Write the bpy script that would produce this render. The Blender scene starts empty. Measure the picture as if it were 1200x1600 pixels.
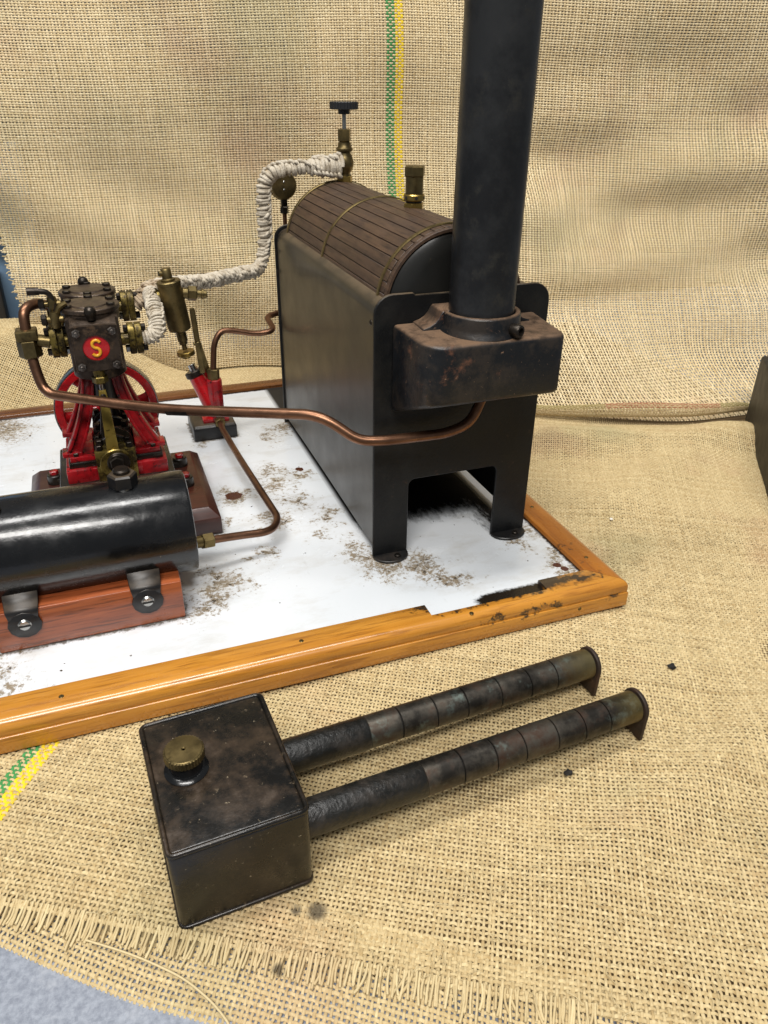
import bpy, bmesh, math, random
import numpy as np
from mathutils import Vector, Matrix
random.seed(7); rng = np.random.default_rng(7)
R = math.radians
K = 0.001                      # the scene is measured in millimetres
SC = bpy.context.scene
COL = SC.collection

# ------------------------------------------------------------------ camera
cam_d = bpy.data.cameras.new('camera'); cam = bpy.data.objects.new('camera', cam_d); COL.objects.link(cam)
SC.camera = cam
yaw, pit, rol = 0.3613, 0.5185, 0.0122
fw = Vector((math.sin(yaw)*math.cos(pit), math.cos(yaw)*math.cos(pit), -math.sin(pit)))
rt0 = Vector((math.cos(yaw), -math.sin(yaw), 0)); up0 = rt0.cross(fw)
rt = rt0*math.cos(rol) + up0*math.sin(rol); up = up0*math.cos(rol) - rt0*math.sin(rol)
cam.matrix_world = Matrix.Translation(Vector((-127.41, -354.53, 246.69))*K) @ Matrix((rt, up, -fw)).transposed().to_4x4()
cam_d.sensor_fit = 'VERTICAL'; cam_d.sensor_height = 36; cam_d.lens = 36*1190.4/1600
cam_d.clip_start = 0.01; cam_d.clip_end = 50

# ------------------------------------------------------------------ light
world = bpy.data.worlds.new('World'); SC.world = world; world.use_nodes = True
bg = world.node_tree.nodes['Background']; bg.inputs[0].default_value = (0.90, 0.95, 1.0, 1); bg.inputs[1].default_value = 0.19
def lamp(name, loc, target, sx, sy, power, col):
    d = bpy.data.lights.new(name, 'AREA'); d.shape = 'RECTANGLE'; d.size = sx; d.size_y = sy; d.energy = power; d.color = col
    o = bpy.data.objects.new(name, d); COL.objects.link(o)
    o.location = loc
    o.rotation_euler = (Vector(target)-Vector(loc)).to_track_quat('-Z', 'Y').to_euler()
    return o
lamp('ceiling_strip_lamp', (-0.25, 0.02, 1.70), (-0.25, 0.10, 0), 1.3, 0.22, 23, (1.0, 0.98, 0.95))
lamp('ceiling_strip_lamp', (-0.40, -0.90, 1.40), (0.0, 0.2, 0.10), 1.1, 0.24, 27, (1.0, 0.97, 0.93))
SC.view_settings.view_transform = 'Standard'; SC.view_settings.look = 'None'
SC.view_settings.exposure = 0.0; SC.view_settings.gamma = 1.0
SC.view_settings.use_curve_mapping = False

# ------------------------------------------------------------------ materials
def hexc(h):
    h = h.lstrip('#'); c = [int(h[i:i+2], 16)/255 for i in (0, 2, 4)]
    return tuple(x/12.92 if x <= .04045 else ((x+.055)/1.055)**2.4 for x in c)
class NT:
    def __init__(s, name):
        s.m = bpy.data.materials.new(name); s.m.use_nodes = True; s.t = s.m.node_tree
        s.b = s.t.nodes['Principled BSDF']; s._pos = None; s._obj = None
    def n(s, typ, **kw):
        nd = s.t.nodes.new(typ)
        for k, v in kw.items(): setattr(nd, k, v)
        return nd
    def ln(s, a, b): s.t.links.new(a, b)
    def pos(s):
        if s._pos is None: s._pos = s.n('ShaderNodeNewGeometry')
        return s._pos.outputs['Position']
    def nrmz(s):
        s.pos(); x = s.n('ShaderNodeSeparateXYZ'); s.ln(s._pos.outputs['Normal'], x.inputs[0]); return x.outputs[2]
    def obj(s):
        if s._obj is None: s._obj = s.n('ShaderNodeTexCoord')
        return s._obj.outputs['Object']
    def noise(s, scale, detail=4, rough=.55, vec=None, stretch=None, dist=0.0):
        v = vec or s.pos()
        if stretch:
            mp = s.n('ShaderNodeMapping'); mp.inputs['Scale'].default_value = stretch; s.ln(v, mp.inputs[0]); v = mp.outputs[0]
        t = s.n('ShaderNodeTexNoise'); t.inputs['Scale'].default_value = scale; t.inputs['Detail'].default_value = detail
        t.inputs['Roughness'].default_value = rough; t.inputs['Distortion'].default_value = dist
        s.ln(v, t.inputs['Vector']); return t.outputs['Fac']
    def rng(s, x, lo, hi, a=0., b=1.):
        m = s.n('ShaderNodeMapRange'); m.inputs[1].default_value = lo; m.inputs[2].default_value = hi
        m.inputs[3].default_value = a; m.inputs[4].default_value = b; s.ln(x, m.inputs[0]); return m.outputs[0]
    def math(s, op, a, b=None):
        m = s.n('ShaderNodeMath', operation=op)
        for i, x in enumerate((a, b)):
            if x is None: continue
            if isinstance(x, (int, float)): m.inputs[i].default_value = x
            else: s.ln(x, m.inputs[i])
        return m.outputs[0]
    def mix(s, f, a, b):
        m = s.n('ShaderNodeMix', data_type='RGBA')
        if isinstance(f, (int, float)): m.inputs[0].default_value = f
        else: s.ln(f, m.inputs[0])
        for i, x in ((6, a), (7, b)):
            if isinstance(x, tuple): m.inputs[i].default_value = (*x[:3], 1)
            else: s.ln(x, m.inputs[i])
        return m.outputs[2]
    def blob(s, c, r):
        d = s.n('ShaderNodeVectorMath', operation='DISTANCE'); s.ln(s.pos(), d.inputs[0]); d.inputs[1].default_value = tuple(x*K for x in c)
        return s.rng(d.outputs['Value'], 0, r*K, 1, 0)
    def bump(s, h, strength=.3, dist=.0005):
        b = s.n('ShaderNodeBump'); b.inputs['Strength'].default_value = strength; b.inputs['Distance'].default_value = dist
        s.ln(h, b.inputs['Height']); s.ln(b.outputs[0], s.b.inputs['Normal'])
    def out(s, col=None, rough=None, metal=None, **kw):
        for k, x in (('Base Color', col), ('Roughness', rough), ('Metallic', metal)):
            if x is None: continue
            if isinstance(x, tuple): s.b.inputs[k].default_value = (*x[:3], 1)
            elif isinstance(x, (int, float)): s.b.inputs[k].default_value = x
            else: s.ln(x, s.b.inputs[k])
        for k, v in kw.items(): s.b.inputs[k.replace('_', ' ')].default_value = v
        return s.m

def worn(name, base, layers=(), rough=(.4, .6), rscale=90, metal=0., bump=None, dust=None, coat=0., seed=0, spec=.5):
    """base colour, then layers of (colour, noise scale, from, to) wear, then settled dust on upward faces"""
    t = NT(name); c = base
    if seed:
        mp = t.n('ShaderNodeMapping'); mp.inputs['Location'].default_value = (seed*.37, seed*.11, seed*.23); t.ln(t.pos(), mp.inputs[0]); v = mp.outputs[0]
    else: v = None
    for (col, sc, lo, hi) in layers:
        c = t.mix(t.rng(t.noise(sc, 11, .72, vec=v), lo, hi), c, col)
    rr = t.rng(t.noise(rscale, 5, .6, vec=v), .3, .7, rough[0], rough[1])
    if dust:
        col, amt, sc = dust[:3]; dlo, dhi = dust[3:] if len(dust) > 3 else (.28, .56)
        up_ = t.rng(t.nrmz(), .45, .95)
        f = t.math('MULTIPLY', up_, t.rng(t.noise(sc, 8, .7, vec=v), dlo, dhi, 0, amt))
        c = t.mix(f, c, col); rr = t.math('MAXIMUM', rr, t.math('MULTIPLY', f, .95))
    if bump: t.bump(t.noise(bump[0], 5, .6), bump[1], bump[2])
    return t.out(c, rr, metal, Coat_Weight=coat, Specular_IOR_Level=spec)

M = {}
DUST = hexc('7d6a52')
M['casing'] = worn('black casing paint', hexc('1c1c1a'), [(hexc('232220'), 14, .42, .7), (hexc('5a4c3c'), 300, .66, .72)], (.28, .38), 40, bump=(30, .06, .002), dust=(DUST, .5, 60))
M['plate'] = worn('black hammered plate paint', hexc('101112'), [(hexc('1b1b1a'), 30, .45, .6), (hexc('4a3527'), 55, .60, .72), (hexc('7a6a58'), 500, .66, .74)], (.34, .55), 60, bump=(700, .3, .0006), dust=(DUST, .5, 80), spec=.28)
M['smokebox'] = worn('rusty black smokebox paint', hexc('131518'), [(hexc('2c2723'), 60, .46, .58), (hexc('6e4a37'), 38, .58, .69), (hexc('a08066'), 420, .63, .72)], (.27, .5), 70, bump=(240, .3, .0006), dust=(hexc('6e5641'), .95, 90), spec=.38)
M['chimney'] = worn('blued chimney steel', hexc('1a1b1d'), [(hexc('2d2e2f'), 22, .44, .60), (hexc('34332f'), 50, .56, .68), (hexc('8d8375'), 420, .68, .74)], (.28, .46), 50, metal=.3, bump=(90, .05, .001))
M['gloss_black'] = worn('gloss black tank paint', hexc('0b0c0e'), [(hexc('1a1b1c'), 25, .5, .75), (hexc('c9b48a'), 300, .70, .72)], (.15, .34), 75, coat=.2, bump=(110, .16, .0014))
M['black'] = worn('satin black paint', hexc('131314'), [(hexc('2a2522'), 70, .5, .75)], (.3, .5), 90, dust=(DUST, .3, 90))
M['tab'] = worn('black foot paint', hexc('161616'), [(hexc('2b2622'), 120, .5, .62), (hexc('b8b0a0'), 420, .70, .75)], (.3, .5), 90)
M['plastic'] = worn('black plastic', hexc('1b1c1e'), (), (.4, .5))
M['soot_tin'] = worn('sooty black tin', hexc('100f0d'), [(hexc('221d17'), 55, .46, .60), (hexc('6f6250'), 190, .63, .70), (hexc('b8a98d'), 520, .645, .70)], (.2, .42), 80, bump=(240, .25, .0006), seed=2, dust=(hexc('4f3e2d'), .6, 40, .44, .62))
M['brass'] = worn('tarnished brass', hexc('7a6a45'), [(hexc('4a412c'), 70, .42, .68), (hexc('2d2517'), 160, .58, .75)], (.28, .5), 120, metal=.9, bump=(300, .05, .0003))
M['brass_bright'] = worn('bright brass', hexc('a68c4d'), [(hexc('6e5a30'), 120, .5, .72)], (.22, .4), 120, metal=.95)
M['brass_oily'] = worn('oily green-gold brass', hexc('7d6c35'), [(hexc('3b3119'), 130, .44, .56), (hexc('1c150e'), 300, .52, .64)], (.25, .5), 120, metal=.7)
M['brass_rod'] = worn('speckled brass rod', hexc('a08a42'), [(hexc('6b5a28'), 150, .48, .6), (hexc('2b2210'), 320, .60, .67)], (.28, .45), 120, metal=.6)
M['copper'] = worn('browned copper', hexc('83604a'), [(hexc('664836'), 60, .4, .65), (hexc('3d2d26'), 110, .6, .8)], (.26, .42), 90, metal=.9)
M['steel'] = worn('bright steel', hexc('a9a9a6'), [(hexc('6b6763'), 140, .5, .7)], (.2, .35), 120, metal=1.)
M['dark_steel'] = worn('oily dark steel', hexc('37312b'), [(hexc('1a1714'), 120, .45, .65), (hexc('5c4a38'), 220, .62, .75)], (.25, .48), 120, metal=.75, bump=(260, .12, .0004))
M['worn_steel'] = worn('worn steel', hexc('77706a'), [(hexc('3d342c'), 160, .46, .58)], (.22, .4), 120, metal=.9)
M['iron'] = worn('oily cast iron', hexc('4b3f35'), [(hexc('2b231d'), 90, .44, .58), (hexc('705a46'), 160, .56, .68)], (.25, .46), 120, metal=.6, bump=(320, .2, .0005), dust=(hexc('5a4c40'), .5, 100))
M['red'] = worn('chipped red enamel', hexc('9c131a'), [(hexc('6b0f14'), 70, .42, .62), (hexc('1d0d0c'), 150, .555, .62)], (.22, .42), 120, coat=.3, bump=(200, .12, .0005))
M['red_bright'] = worn('bright red enamel', hexc('b4161c'), [(hexc('7d1217'), 90, .48, .66), (hexc('2a1210'), 170, .60, .66)], (.2, .35), 120, coat=.4)
M['yellow'] = worn('yellow enamel', hexc('e0a126'), (), (.3, .4), coat=.2)
M['bed'] = worn('oily black bed', hexc('15130f'), [(hexc('2b241a'), 70, .45, .7)], (.2, .45), 120, coat=.2)
M['blue_wall'] = worn('blue plastic', hexc('7f9dbb'), [(hexc('7393b4'), 6, .4, .7)], (.5, .6))
M['dark_wall'] = worn('dark wall', hexc('3a3733'), [(hexc('45413c'), 9, .4, .7)], (.6, .7))
M['dark_panel'] = worn('dark panel', hexc('171613'), [(hexc('201e1a'), 9, .4, .7)], (.5, .65))
M['soot_and_hole_shade'] = worn('black soot and painted hole shade', hexc('1c1a18'), (), (.7, .9))  # soot of the crumbs, also painted shade in holes and slots
M['white_cord'] = worn('grubby white lagging cord', hexc('c6bcaa'), [(hexc('9c8d75'), 110, .46, .66), (hexc('6b5338'), 150, .64, .78)], (.85, .95), bump=(900, .9, .0009))
M['cord_oiled'] = worn('oil-stained lagging cord', hexc('b3a28a'), [(hexc('7d664a'), 160, .40, .62), (hexc('3e2e20'), 220, .58, .74)], (.8, .95), bump=(1500, .5, .0004))

def tube_metal():
    t = NT('heat-stained burner tube')
    a = t.noise(48, 8, .7); b = t.noise(95, 8, .7)
    c = t.mix(t.rng(a, .40, .56), hexc('2e2b27'), hexc('544f47'))
    c = t.mix(t.rng(b, .50, .66), c, hexc('46352b'))
    c = t.mix(t.rng(t.noise(110, 8, .72), .56, .70), c, hexc('66706a'))
    # bare brass towards the far ends
    x = t.n('ShaderNodeSeparateXYZ'); t.ln(t.pos(), x.inputs[0])
    e = t.math('ADD', x.outputs[0], t.rng(a, .3, .7, -.008, .008))
    c = t.mix(t.rng(e, .050, .066, 0, .6), c, hexc('74683f'))
    t.bump(t.noise(260, 5, .6), .2, .0005)
    return t.out(c, t.rng(b, .3, .7, .32, .55), .75)
M['tube'] = tube_metal()

def wood(name, c1, c2, c3, axis, scale=1., rough=(.2, .35), coat=.5, burns=(), knots=0):
    t = NT(name)
    st = [1, 1, 1]; st[axis] = .06; st = tuple(st)
    g = t.noise(160*scale, 5, .6, stretch=st, dist=.4); g2 = t.noise(620*scale, 3, .6, stretch=st); g3 = t.noise(12, 3)
    c = t.mix(t.rng(g, .35, .68), c1, c2)
    c = t.mix(t.rng(g2, .50, .68, 0, .7), c, c3)
    c = t.mix(t.rng(g3, .4, .7, 0, .35), c, c3)
    rr = t.rng(t.noise(60, 4), .3, .7, *rough)
    if knots:
        c = t.mix(t.rng(t.noise(130, 5, .7), .70, .74, 0, .9), c, hexc('2a1a0e'))
    if burns:
        m = None
        nv = t.n('ShaderNodeTexNoise'); nv.inputs['Scale'].default_value = 150; nv.inputs['Detail'].default_value = 6; nv.inputs['Roughness'].default_value = .7; t.ln(t.pos(), nv.inputs['Vector'])
        sb_ = t.n('ShaderNodeVectorMath', operation='SUBTRACT'); t.ln(nv.outputs['Color'], sb_.inputs[0]); sb_.inputs[1].default_value = (.5, .5, .5)
        ml = t.n('ShaderNodeVectorMath', operation='MULTIPLY'); t.ln(sb_.outputs[0], ml.inputs[0]); ml.inputs[1].default_value = (.045, .02, .02)
        ad = t.n('ShaderNodeVectorMath', operation='ADD'); t.ln(ml.outputs[0], ad.inputs[0]); t.ln(t.pos(), ad.inputs[1])
        for (p, r) in burns:
            su = t.n('ShaderNodeVectorMath', operation='SUBTRACT'); t.ln(ad.outputs[0], su.inputs[0]); su.inputs[1].default_value = tuple(x*K for x in p)
            st2 = t.n('ShaderNodeVectorMath', operation='MULTIPLY'); t.ln(su.outputs[0], st2.inputs[0]); st2.inputs[1].default_value = (.5, 1.3, 1.3) if axis == 0 else (1.3, .5, 1.3)
            ln_ = t.n('ShaderNodeVectorMath', operation='LENGTH'); t.ln(st2.outputs[0], ln_.inputs[0])
            b = t.rng(ln_.outputs['Value'], 0, r*K, 1, 0); m = b if m is None else t.math('MAXIMUM', m, b)
        nz = t.noise(260, 8, .75, stretch=(.25, 1, 1) if axis == 0 else (1, .25, 1))
        f = t.rng(t.math('ADD', t.math('MULTIPLY', m, .9), t.math('MULTIPLY', nz, .8)), .62, .98, 0, .96)
        c = t.mix(f, c, hexc('17110c')); rr = t.math('MAXIMUM', rr, t.math('MULTIPLY', f, .6))
    t.bump(g2, .12, .0003)
    return t.out(c, rr, 0., Coat_Weight=coat, Coat_Roughness=.15)
BURN = [((7, -57, 2), 7), ((84, -58, 2), 13), ((98, -60, 2), 10), ((110, -62, 2), 5)] + [((x, -63.5, 1), 6.5) for x in (18, 28, 40, 52, 63, 74)] + [((42, -73, -3), 4.5), ((62, -73, -4), 5), ((78, -72, -2), 5), ((118, -73, -6), 3.5), ((112, -30, 2), 4), ((113, -50, 2), 3)]
RAILC = (hexc('d0923a'), hexc('b97a28'), hexc('86511a'))
M['rail_x'] = wood('varnished pine rail', *RAILC, 0, burns=BURN, knots=1)
M['rail_y'] = wood('varnished pine rail', hexc('ae6d24'), hexc('995a1b'), hexc('7a4417'), 1, burns=BURN, knots=1)
M['rail_old'] = wood('oily varnished rail', hexc('7a4a22'), hexc('5b351a'), hexc('2e1c10'), 0, knots=1)
M['mahogany'] = wood('polished mahogany', hexc('a3562e'), hexc('7c3c1f'), hexc('37180b'), 0, 1.5, (.25, .4))
M['mahogany_dark'] = wood('oiled dark mahogany', hexc('4a2216'), hexc('3a1a12'), hexc('1e100c'), 0, 1.2, (.25, .45), .3)
M['plank'] = wood('dusty hardwood lagging', hexc('55402f'), hexc('3a2b21'), hexc('231812'), 1, 1.5, (.42, .62), 0.)

def white_board():
    t = NT('scuffed white gloss board')
    DB = [((5, -10), 22), ((-4, 4), 15), ((-6, 18), 13), ((24, -16), 20), ((38, -36), 15), ((30, -28), 14), ((98, -4), 17), ((92, -14), 12), ((-104, -14), 15), ((-96, -4), 14), ((-86, 6), 18), ((-76, 2), 11), ((-60, 28), 12),
          ((-62, 104), 20), ((-35, 110), 20), ((-24, 84), 15), ((-30, 132), 17), ((-16, 120), 13), ((-10, 60), 13), ((-22, 40), 12), ((-6, 205), 20), ((-18, 190), 12), ((-70, 198), 11), ((-44, 62), 18),
          ((-75, 72), 12), ((-208, -30), 22), ((-195, -46), 14), ((-214, 270), 36), ((-225, 285), 40), ((100, -46), 14), ((104, -35), 12)]
    m = None
    nv = t.n('ShaderNodeTexNoise'); nv.inputs['Scale'].default_value = 70; nv.inputs['Detail'].default_value = 5; nv.inputs['Roughness'].default_value = .65; t.ln(t.pos(), nv.inputs['Vector'])
    sb_ = t.n('ShaderNodeVectorMath', operation='SUBTRACT'); t.ln(nv.outputs['Color'], sb_.inputs[0]); sb_.inputs[1].default_value = (.5, .5, .5)
    sc_ = t.n('ShaderNodeVectorMath', operation='SCALE'); t.ln(sb_.outputs[0], sc_.inputs[0]); sc_.inputs['Scale'].default_value = .055
    ad_ = t.n('ShaderNodeVectorMath', operation='ADD'); t.ln(sc_.outputs[0], ad_.inputs[0]); t.ln(t.pos(), ad_.inputs[1])
    for (p, r) in DB:
        d = t.n('ShaderNodeVectorMath', operation='DISTANCE'); t.ln(ad_.outputs[0], d.inputs[0]); d.inputs[1].default_value = (p[0]*K, p[1]*K, 0)
        b = t.rng(d.outputs['Value'], 0, r*K*1.25, 1, 0); m = b if m is None else t.math('MAXIMUM', m, b)
    fine = t.noise(420, 8, .75); mid = t.noise(150, 5, .65)
    grime = t.rng(t.math('ADD', t.math('MULTIPLY', m, .30), fine), .66, .74)
    c = t.mix(t.rng(t.noise(8, 3), .35, .7), hexc('d9dcdf'), hexc('cdd2d6'))
    c = t.mix(t.rng(t.math('MULTIPLY', m, t.rng(mid, .35, .65)), .1, .8, 0, .35), c, hexc('a39270'))
    c = t.mix(t.math('MULTIPLY', grime, .85), c, hexc('75613f'))
    core = t.rng(t.math('ADD', t.math('MULTIPLY', m, .26), t.noise(330, 9, .75)), .76, .80)
    c = t.mix(core, c, hexc('2a1f15'))
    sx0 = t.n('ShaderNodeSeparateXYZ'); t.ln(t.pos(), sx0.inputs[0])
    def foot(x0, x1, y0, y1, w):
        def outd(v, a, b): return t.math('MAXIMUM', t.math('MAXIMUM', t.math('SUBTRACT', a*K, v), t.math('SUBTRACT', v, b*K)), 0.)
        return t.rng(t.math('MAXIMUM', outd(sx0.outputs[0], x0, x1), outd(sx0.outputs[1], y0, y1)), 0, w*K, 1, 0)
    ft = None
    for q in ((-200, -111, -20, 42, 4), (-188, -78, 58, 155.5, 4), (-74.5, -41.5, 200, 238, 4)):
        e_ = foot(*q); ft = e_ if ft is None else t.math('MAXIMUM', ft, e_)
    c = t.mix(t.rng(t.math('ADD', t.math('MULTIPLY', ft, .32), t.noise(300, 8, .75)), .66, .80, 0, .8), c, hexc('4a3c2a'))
    # scattered specks
    c = t.mix(t.rng(t.noise(230, 2, .5), .745, .765), c, hexc('2b231c'))
    # smeared film of oil and yellowing
    c = t.mix(t.math('MULTIPLY', t.rng(t.noise(26, 6, .7, stretch=(1, 2.2, 1)), .50, .72), .28), c, hexc('9c8f74'))
    c = t.mix(t.rng(t.noise(60, 8, .75, stretch=(1, .3, 1)), .60, .70, 0, .25), c, hexc('8b867d'))
    # flaked patch baring the brown board, and two slivers
    for (p, r) in (((-62.9, 103.9), 9), ((99, -42), 4), ((101, -47), 3.5), ((-10.5, 128.7), 4.5)):
        b = t.math('ADD', t.blob((p[0], p[1], 0), r), t.math('MULTIPLY', t.noise(240, 5, .7), .9))
        c = t.mix(t.rng(b, .80, .84), c, hexc('4a2517'))
    # soot under the firebox
    sx = t.n('ShaderNodeSeparateXYZ'); t.ln(t.pos(), sx.inputs[0])
    nz = t.noise(130, 8, .75, stretch=(2.0, .7, 1))
    fy = t.math('ADD', sx.outputs[1], t.rng(nz, .3, .7, -.011, .011))
    inside = t.math('MULTIPLY', t.rng(fy, .028, .046), t.math('MULTIPLY', t.rng(sx.outputs[0], .000, .004), t.rng(sx.outputs[0], .098, .094)))
    wedge = t.math('MULTIPLY', t.rng(t.math('ADD', sx.outputs[0], t.rng(nz, .3, .7, -.010, .010)), .076, .088), t.math('MULTIPLY', t.rng(fy, .004, .016), t.rng(sx.outputs[0], .098, .094)))
    soot = t.math('MAXIMUM', inside, wedge)
    c = t.mix(soot, c, hexc('0e0c0a'))
    # oil and grime creeping out of the notch; darker strip along the right and back rails
    ed = t.math('MAXIMUM', t.math('MULTIPLY', t.rng(sx.outputs[1], -.0500, -.0580), t.math('MULTIPLY', t.rng(sx.outputs[0], .030, .046), t.rng(sx.outputs[0], .096, .085))), t.rng(sx.outputs[0], .1035, .1095, 0, .9))
    ed = t.math('MAXIMUM', ed, t.rng(sx.outputs[1], .2905, .2965, 0, .9))
    c = t.mix(t.rng(t.math('ADD', ed, t.math('MULTIPLY', fine, .8)), .80, 1.05), c, hexc('1d1711'))
    rr = t.math('MAXIMUM', t.rng(t.noise(40, 4), .3, .7, .16, .3), t.math('MULTIPLY', t.math('MAXIMUM', grime, soot), .8))
    return t.out(c, rr, 0., Coat_Weight=.2)
M['white_board'] = white_board()

def burlap_mat(name, light, dark):
    t = NT(name)
    a = t.n('ShaderNodeAttribute'); a.attribute_name = 'thread_tint'
    fib = t.noise(1300, 4, .7)
    v = t.math('ADD', t.math('MULTIPLY', a.outputs['Fac'], .6), t.math('MULTIPLY', fib, .5))
    c = t.mix(t.rng(v, .2, .85), dark, light)
    d = t.n('ShaderNodeAttribute'); d.attribute_name = 'dye'
    f = t.n('ShaderNodeAttribute'); f.attribute_name = 'dye_amount'
    c = t.mix(f.outputs['Fac'], c, d.outputs['Color'])
    # faint coloured stains of old printing
    c = t.mix(t.rng(t.noise(11, 3), .56, .72, 0, .22), c, hexc('a5685c'))
    c = t.mix(t.rng(t.noise(9, 3, vec=None, stretch=(1, 1.3, .8)), .56, .72, 0, .26), c, hexc('6f7a5a'))
    for (p, r) in (((-88.9, -188.6, -16), 7), ((-96, -186, -16), 4), ((-107, -205, -16), 4)):
        c = t.mix(t.math('MULTIPLY', t.rng(t.math('ADD', t.blob(p, r), t.math('MULTIPLY', fib, .5)), .55, .9), .8), c, hexc('2f2b28'))
    t.bump(fib, .5, .0004)
    return t.out(c, .88, 0., Specular_IOR_Level=.25)
M['burlap'] = burlap_mat('jute burlap', hexc('d6c499'), hexc('a58c60'))
M['burlap_pale'] = burlap_mat('pale jute burlap', hexc('efdfba'), hexc('c4ab7d'))
def table_mat():
    t = NT('grey speckled worktop')
    c = t.mix(t.rng(t.noise(500, 5, .7), .35, .65), hexc('737985'), hexc('9399a4'))
    c = t.mix(t.rng(t.noise(60, 5, .7), .55, .7, 0, .6), c, hexc('a9adb5'))
    return t.out(c, .5, 0.)
M['table'] = table_mat()
M['gap_backing'] = worn('brown shade behind weave gaps', hexc('6b5839'), [(hexc('5c4a30'), 40, .4, .6)], (.9, .95))  # brown chosen to darken the gaps between the threads

# ------------------------------------------------------------------ mesh helpers (all in mm, world axes)
def V3(p): return Vector((float(p[0]), float(p[1]), float(p[2])))
def frame(d):
    d = V3(d).normalized(); a = Vector((0, 0, 1)) if abs(d.z) < .9 else Vector((1, 0, 0))
    x = a.cross(d).normalized(); y = d.cross(x); return x, y, d
def bevelled(verts, faces, off, seg=2, ang=25):
    bm = bmesh.new(); vs = [bm.verts.new(v) for v in verts]
    for f in faces:
        try: bm.faces.new([vs[i] for i in f])
        except ValueError: pass
    bmesh.ops.recalc_face_normals(bm, faces=bm.faces)
    es = [e for e in bm.edges if len(e.link_faces) == 2 and e.calc_face_angle(0) > R(ang)]
    if off > 0: bmesh.ops.bevel(bm, geom=es, offset=off, segments=seg, affect='EDGES', profile=.5, clamp_overlap=True)
    bm.verts.index_update()
    r = [tuple(v.co) for v in bm.verts], [[v.index for v in f.verts] for f in bm.faces]
    bm.free(); return r
class MB:
    def __init__(s): s.v = []; s.f = []; s.M = None
    def at(s, m): s.M = m; return s
    def add(s, vs, fs):
        o = len(s.v)
        s.v += [tuple(s.M @ V3(p)) if s.M else tuple(p) for p in vs]; s.f += [[i+o for i in f] for f in fs]; return s
    def box(s, lo, hi, bev=0., seg=2):
        x0, y0, z0 = lo; x1, y1, z1 = hi
        vs = [(x0, y0, z0), (x1, y0, z0), (x1, y1, z0), (x0, y1, z0), (x0, y0, z1), (x1, y0, z1), (x1, y1, z1), (x0, y1, z1)]
        fs = [(3, 2, 1, 0), (4, 5, 6, 7), (0, 1, 5, 4), (1, 2, 6, 5), (2, 3, 7, 6), (3, 0, 4, 7)]
        if bev: vs, fs = bevelled(vs, fs, bev, seg)
        return s.add(vs, fs)
    def lathe(s, o, d, prof, seg=28, flat=False):
        x, y, z = frame(d); o = V3(o); vs = []; fs = []; rings = []
        for (r, h) in prof:
            if r <= 1e-6: vs.append(o+z*h); rings.append([len(vs)-1]*seg); continue
            st = len(vs)
            for k in range(seg):
                a = 2*math.pi*(k+.5)/seg; vs.append(o+z*h+x*(r*math.cos(a))+y*(r*math.sin(a)))
            rings.append(list(range(st, st+seg)))
        for A, B in zip(rings, rings[1:]):
            for k in range(seg):
                q = [A[k], A[(k+1) % seg], B[(k+1) % seg], B[k]]; u = []
                for i in q:
                    if i not in u: u.append(i)
                if len(u) > 2: fs.append(u)
        return s.add(vs, fs)
    def cyl(s, p0, p1, r, r2=None, seg=24, bev=.4):
        p0 = V3(p0); d = V3(p1)-p0; h = d.length; r2 = r if r2 is None else r2; b = min(bev, h*.3, r*.4)
        return s.lathe(p0, d, [(0, 0), (r-b, 0), (r, b), (r2, h-b), (r2-b, h), (0, h)] if b > 0 else [(0, 0), (r, 0), (r2, h), (0, h)], seg)
    def hexn(s, p0, p1, r, bev=.5, rot=0):
        return s.cyl(p0, p1, r, seg=6, bev=bev)
    def dome(s, o, d, r, h=None, n=6, seg=20):
        h = h or r
        return s.lathe(o, d, [(r*math.cos(math.pi/2*k/n), h*math.sin(math.pi/2*k/n)) for k in range(n)]+[(0, h)], seg)
    def tube(s, pts, r, seg=12, caps=True, closed=False):
        P = [V3(p) for p in pts]; n = len(P); rr = r if hasattr(r, '__len__') else [r]*n
        T = [(P[min(i+1, n-1)]-P[max(i-1, 0)]).normalized() for i in range(n)]
        x, _, _ = frame(T[0]); vs = []; fs = []
        for i in range(n):
            if i:
                x = x-T[i]*x.dot(T[i]); x.normalize()
            y = T[i].cross(x)
            for k in range(seg):
                a = 2*math.pi*k/seg; vs.append(P[i]+x*(rr[i]*math.cos(a))+y*(rr[i]*math.sin(a)))
        for i in range(n-1):
            for k in range(seg):
                fs.append((i*seg+k, i*seg+(k+1) % seg, (i+1)*seg+(k+1) % seg, (i+1)*seg+k))
        if caps: fs.append(tuple(range(seg-1, -1, -1))); fs.append(tuple(range((n-1)*seg, n*seg)))
        return s.add(vs, fs)
    def prism(s, poly, o, ex, ey, ez, bev=0., seg=2, ang=25):
        o, ex, ey, ez = V3(o), V3(ex), V3(ey), V3(ez); n = len(poly)
        a = [o+ex*p[0]+ey*p[1] for p in poly]; b = [p+ez for p in a]
        fs = [tuple(range(n)), tuple(range(2*n-1, n-1, -1))]+[(i, i+n, (i+1) % n+n, (i+1) % n) for i in range(n)]
        vs = a+b
        vs, fs = bevelled(vs, fs, bev, seg, ang)
        return s.add(vs, fs)
    def sweep(s, prof, path_frames, closed_prof=True, caps=True):
        vs = []; fs = []; n = len(prof)
        for (o, ex, ey) in path_frames:
            vs += [V3(o)+V3(ex)*p[0]+V3(ey)*p[1] for p in prof]
        m = len(path_frames)
        for i in range(m-1):
            for k in range(n if closed_prof else n-1):
                fs.append((i*n+k, i*n+(k+1) % n, (i+1)*n+(k+1) % n, (i+1)*n+k))
        if caps: fs.append(tuple(range(n-1, -1, -1))); fs.append(tuple(range((m-1)*n, m*n)))
        return s.add(vs, fs)
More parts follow.
